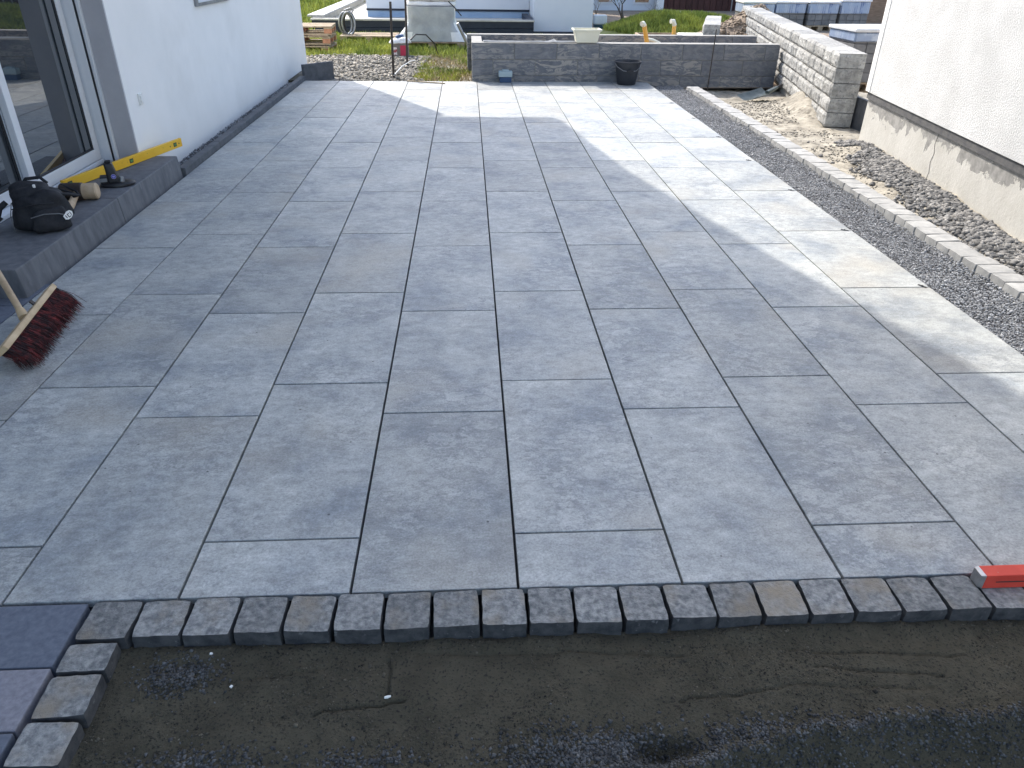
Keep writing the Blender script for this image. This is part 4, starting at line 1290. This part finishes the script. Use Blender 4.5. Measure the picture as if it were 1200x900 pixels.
while xb < 15.5:
    link('plank', boxm(xb + 0.01, xb + 0.21, 27.36, 27.395, -0.3, 3.6), BARNW, bnr)
    xb += 0.22
gt = thing('metal_gate', 'grey tubular metal gate leaning in front of the brown barn', 'gate', (10.6, 26.6, -0.15))
for q in range(5):
    tubeo('bar', [(0.28 * q, 0, 0), (0.28 * q, 0, 1.0)], 0.022, GREYMETAL, gt, 6)
for z in (0.03, 0.5, 0.97):
    tubeo('rail', [(0, 0.0, z), (1.12, 0.0, z)], 0.02, GREYMETAL, gt, 6)
tag(link('tarpaulin', softbox(1.1, 0.5, 0.07, 50, 9, 0.012, 5, 0.2), M('blue_white_tarp', (0.2, 0.34, 0.62), (0.62, 0.67, 0.72), 2.5, (0.42, 0.58), rough=0.5), None, (7.5, 23.2, 0.03), (0, R(-5), R(8))), 'blue and white tarpaulin stretched out behind the grass mound', 'tarpaulin')
boxo('tarpaulin_trestle', (7.05, 8.0, 22.98, 23.4, -0.3, 0.0), PALLETW)
tag(bpy.data.objects['tarpaulin_trestle'], 'low timber stack under the blue and white tarpaulin', 'timber')

def bare_tree(name, label, loc, h, seed, mat, depth=5, spread=0.6, r0=0.06, trunk_frac=0.22):
    r = random.Random(seed)
    t = thing(name, label, 'tree', loc)
    bt, bc = bmesh.new(), bmesh.new()
    def grow(bm, p, d, L, rad, lev):
        pts, rr = [p], [rad]
        for s in range(3):
            d = (d + Vector((r.gauss(0, 0.13), r.gauss(0, 0.13), r.gauss(0.04, 0.08)))).normalized()
            p = p + d * L / 3
            pts.append(p)
            rr.append(rad * (1 - 0.13 * (s + 1)))
        tube(bm, pts, rr, 7 if lev < 2 else 4, cap=False)
        if lev < depth:
            for c in range(r.choice((2, 3, 3))):
                nd = (d + Vector((r.gauss(0, spread), r.gauss(0, spread), r.gauss(0.12, 0.3)))).normalized()
                grow(bc, pts[r.choice((2, 3, 3))], nd, L * r.uniform(0.62, 0.85), rr[-1] * 0.7, lev + 1)
    grow(bt, Vector((0, 0, -0.1)), Vector((0, 0, 1)), h * trunk_frac, r0, 0)
    link('trunk', fin(bt, smooth=True), mat, t)
    link('crown', fin(bc, smooth=True), mat, t)
    return t
bare_tree('bare_tree', 'small bare tree with spreading dark branches behind the tub', (5.75, 20.6, -0.15), 2.6, 5, BARK, 5, 0.75, 0.07, 0.20)
bare_tree('bare_bush', 'brown leafless bush at the corner of the white building', (5.15, 22.2, -0.15), 1.6, 9, TWIG, 5, 0.55, 0.03, 0.20)
bare_tree('bare_bush', 'low tangled bare bush near the far white house', (7.2, 23.6, -0.15), 1.2, 14, BARK, 5, 0.6, 0.03, 0.20)
bare_tree('bare_bush', 'dark shrub at the left end of the meadow beyond the pallets', (-3.9, 24.0, -0.1), 2.4, 21, BARK, 5, 0.6, 0.045, 0.2)

# ---- wrapped packs of paving stones behind the retaining wall
def stone_pack(x, y, w, d, z0, rows_, foil_h, label, rz=0.0):
    s = thing('paving_pack', label, 'paver pack', (x, y, z0), rz, None)
    pallet(s, 0.0, PALLETW, PALLETW, w, d)
    h = 0.13
    z = 0.146
    for r_ in range(rows_):
        nb_ = 4
        for q in range(nb_):
            link('paver', boxm(-w / 2 + q * w / nb_ + 0.004, -w / 2 + (q + 1) * w / nb_ - 0.004, -d / 2, d / 2, z + 0.003, z + h - 0.003, 0.004), PACKSTONE, s)
        z += h
    link('foil', boxm(-w / 2 - 0.012, w / 2 + 0.012, -d / 2 - 0.012, d / 2 + 0.012, z - 0.11, z + foil_h, 0.02), FOILBLUE, s)
    link('top_sheet', boxm(-w / 2 - 0.03, w / 2 + 0.03, -d / 2 - 0.03, d / 2 + 0.03, z + foil_h + 0.001, z + foil_h + 0.05, 0.01), TARPW, s)
pos = ['beside the earth heap', 'second from the earth heap', 'third from the earth heap', 'next to the roughcast house']
for q in range(4):
    stone_pack(9.1 + 0.86 * q, 20.0 + 0.05 * (q % 2), 0.80, 0.8, -0.10, 3, (0.12, 0.13, 0.14, 0.18)[q], 'pack of grey paving stones under blue foil, ' + pos[q], R(3 * q - 3))
stone_pack(7.30, 9.9, 0.80, 0.75, -0.10, 5, 0.02, 'pack of paving stones in blue foil in the gap beside the roughcast house', R(4))
tag(boxo('timber_fence', (12.1, 14.5, 22.5, 22.7, -0.3, 1.6), M('brown_timber_wall', (0.20, 0.13, 0.085), (0.28, 0.19, 0.13), 6, rough=0.85, stretch=(1, 1, 5))), 'brown timber fence behind the packs of paving stones', 'fence')
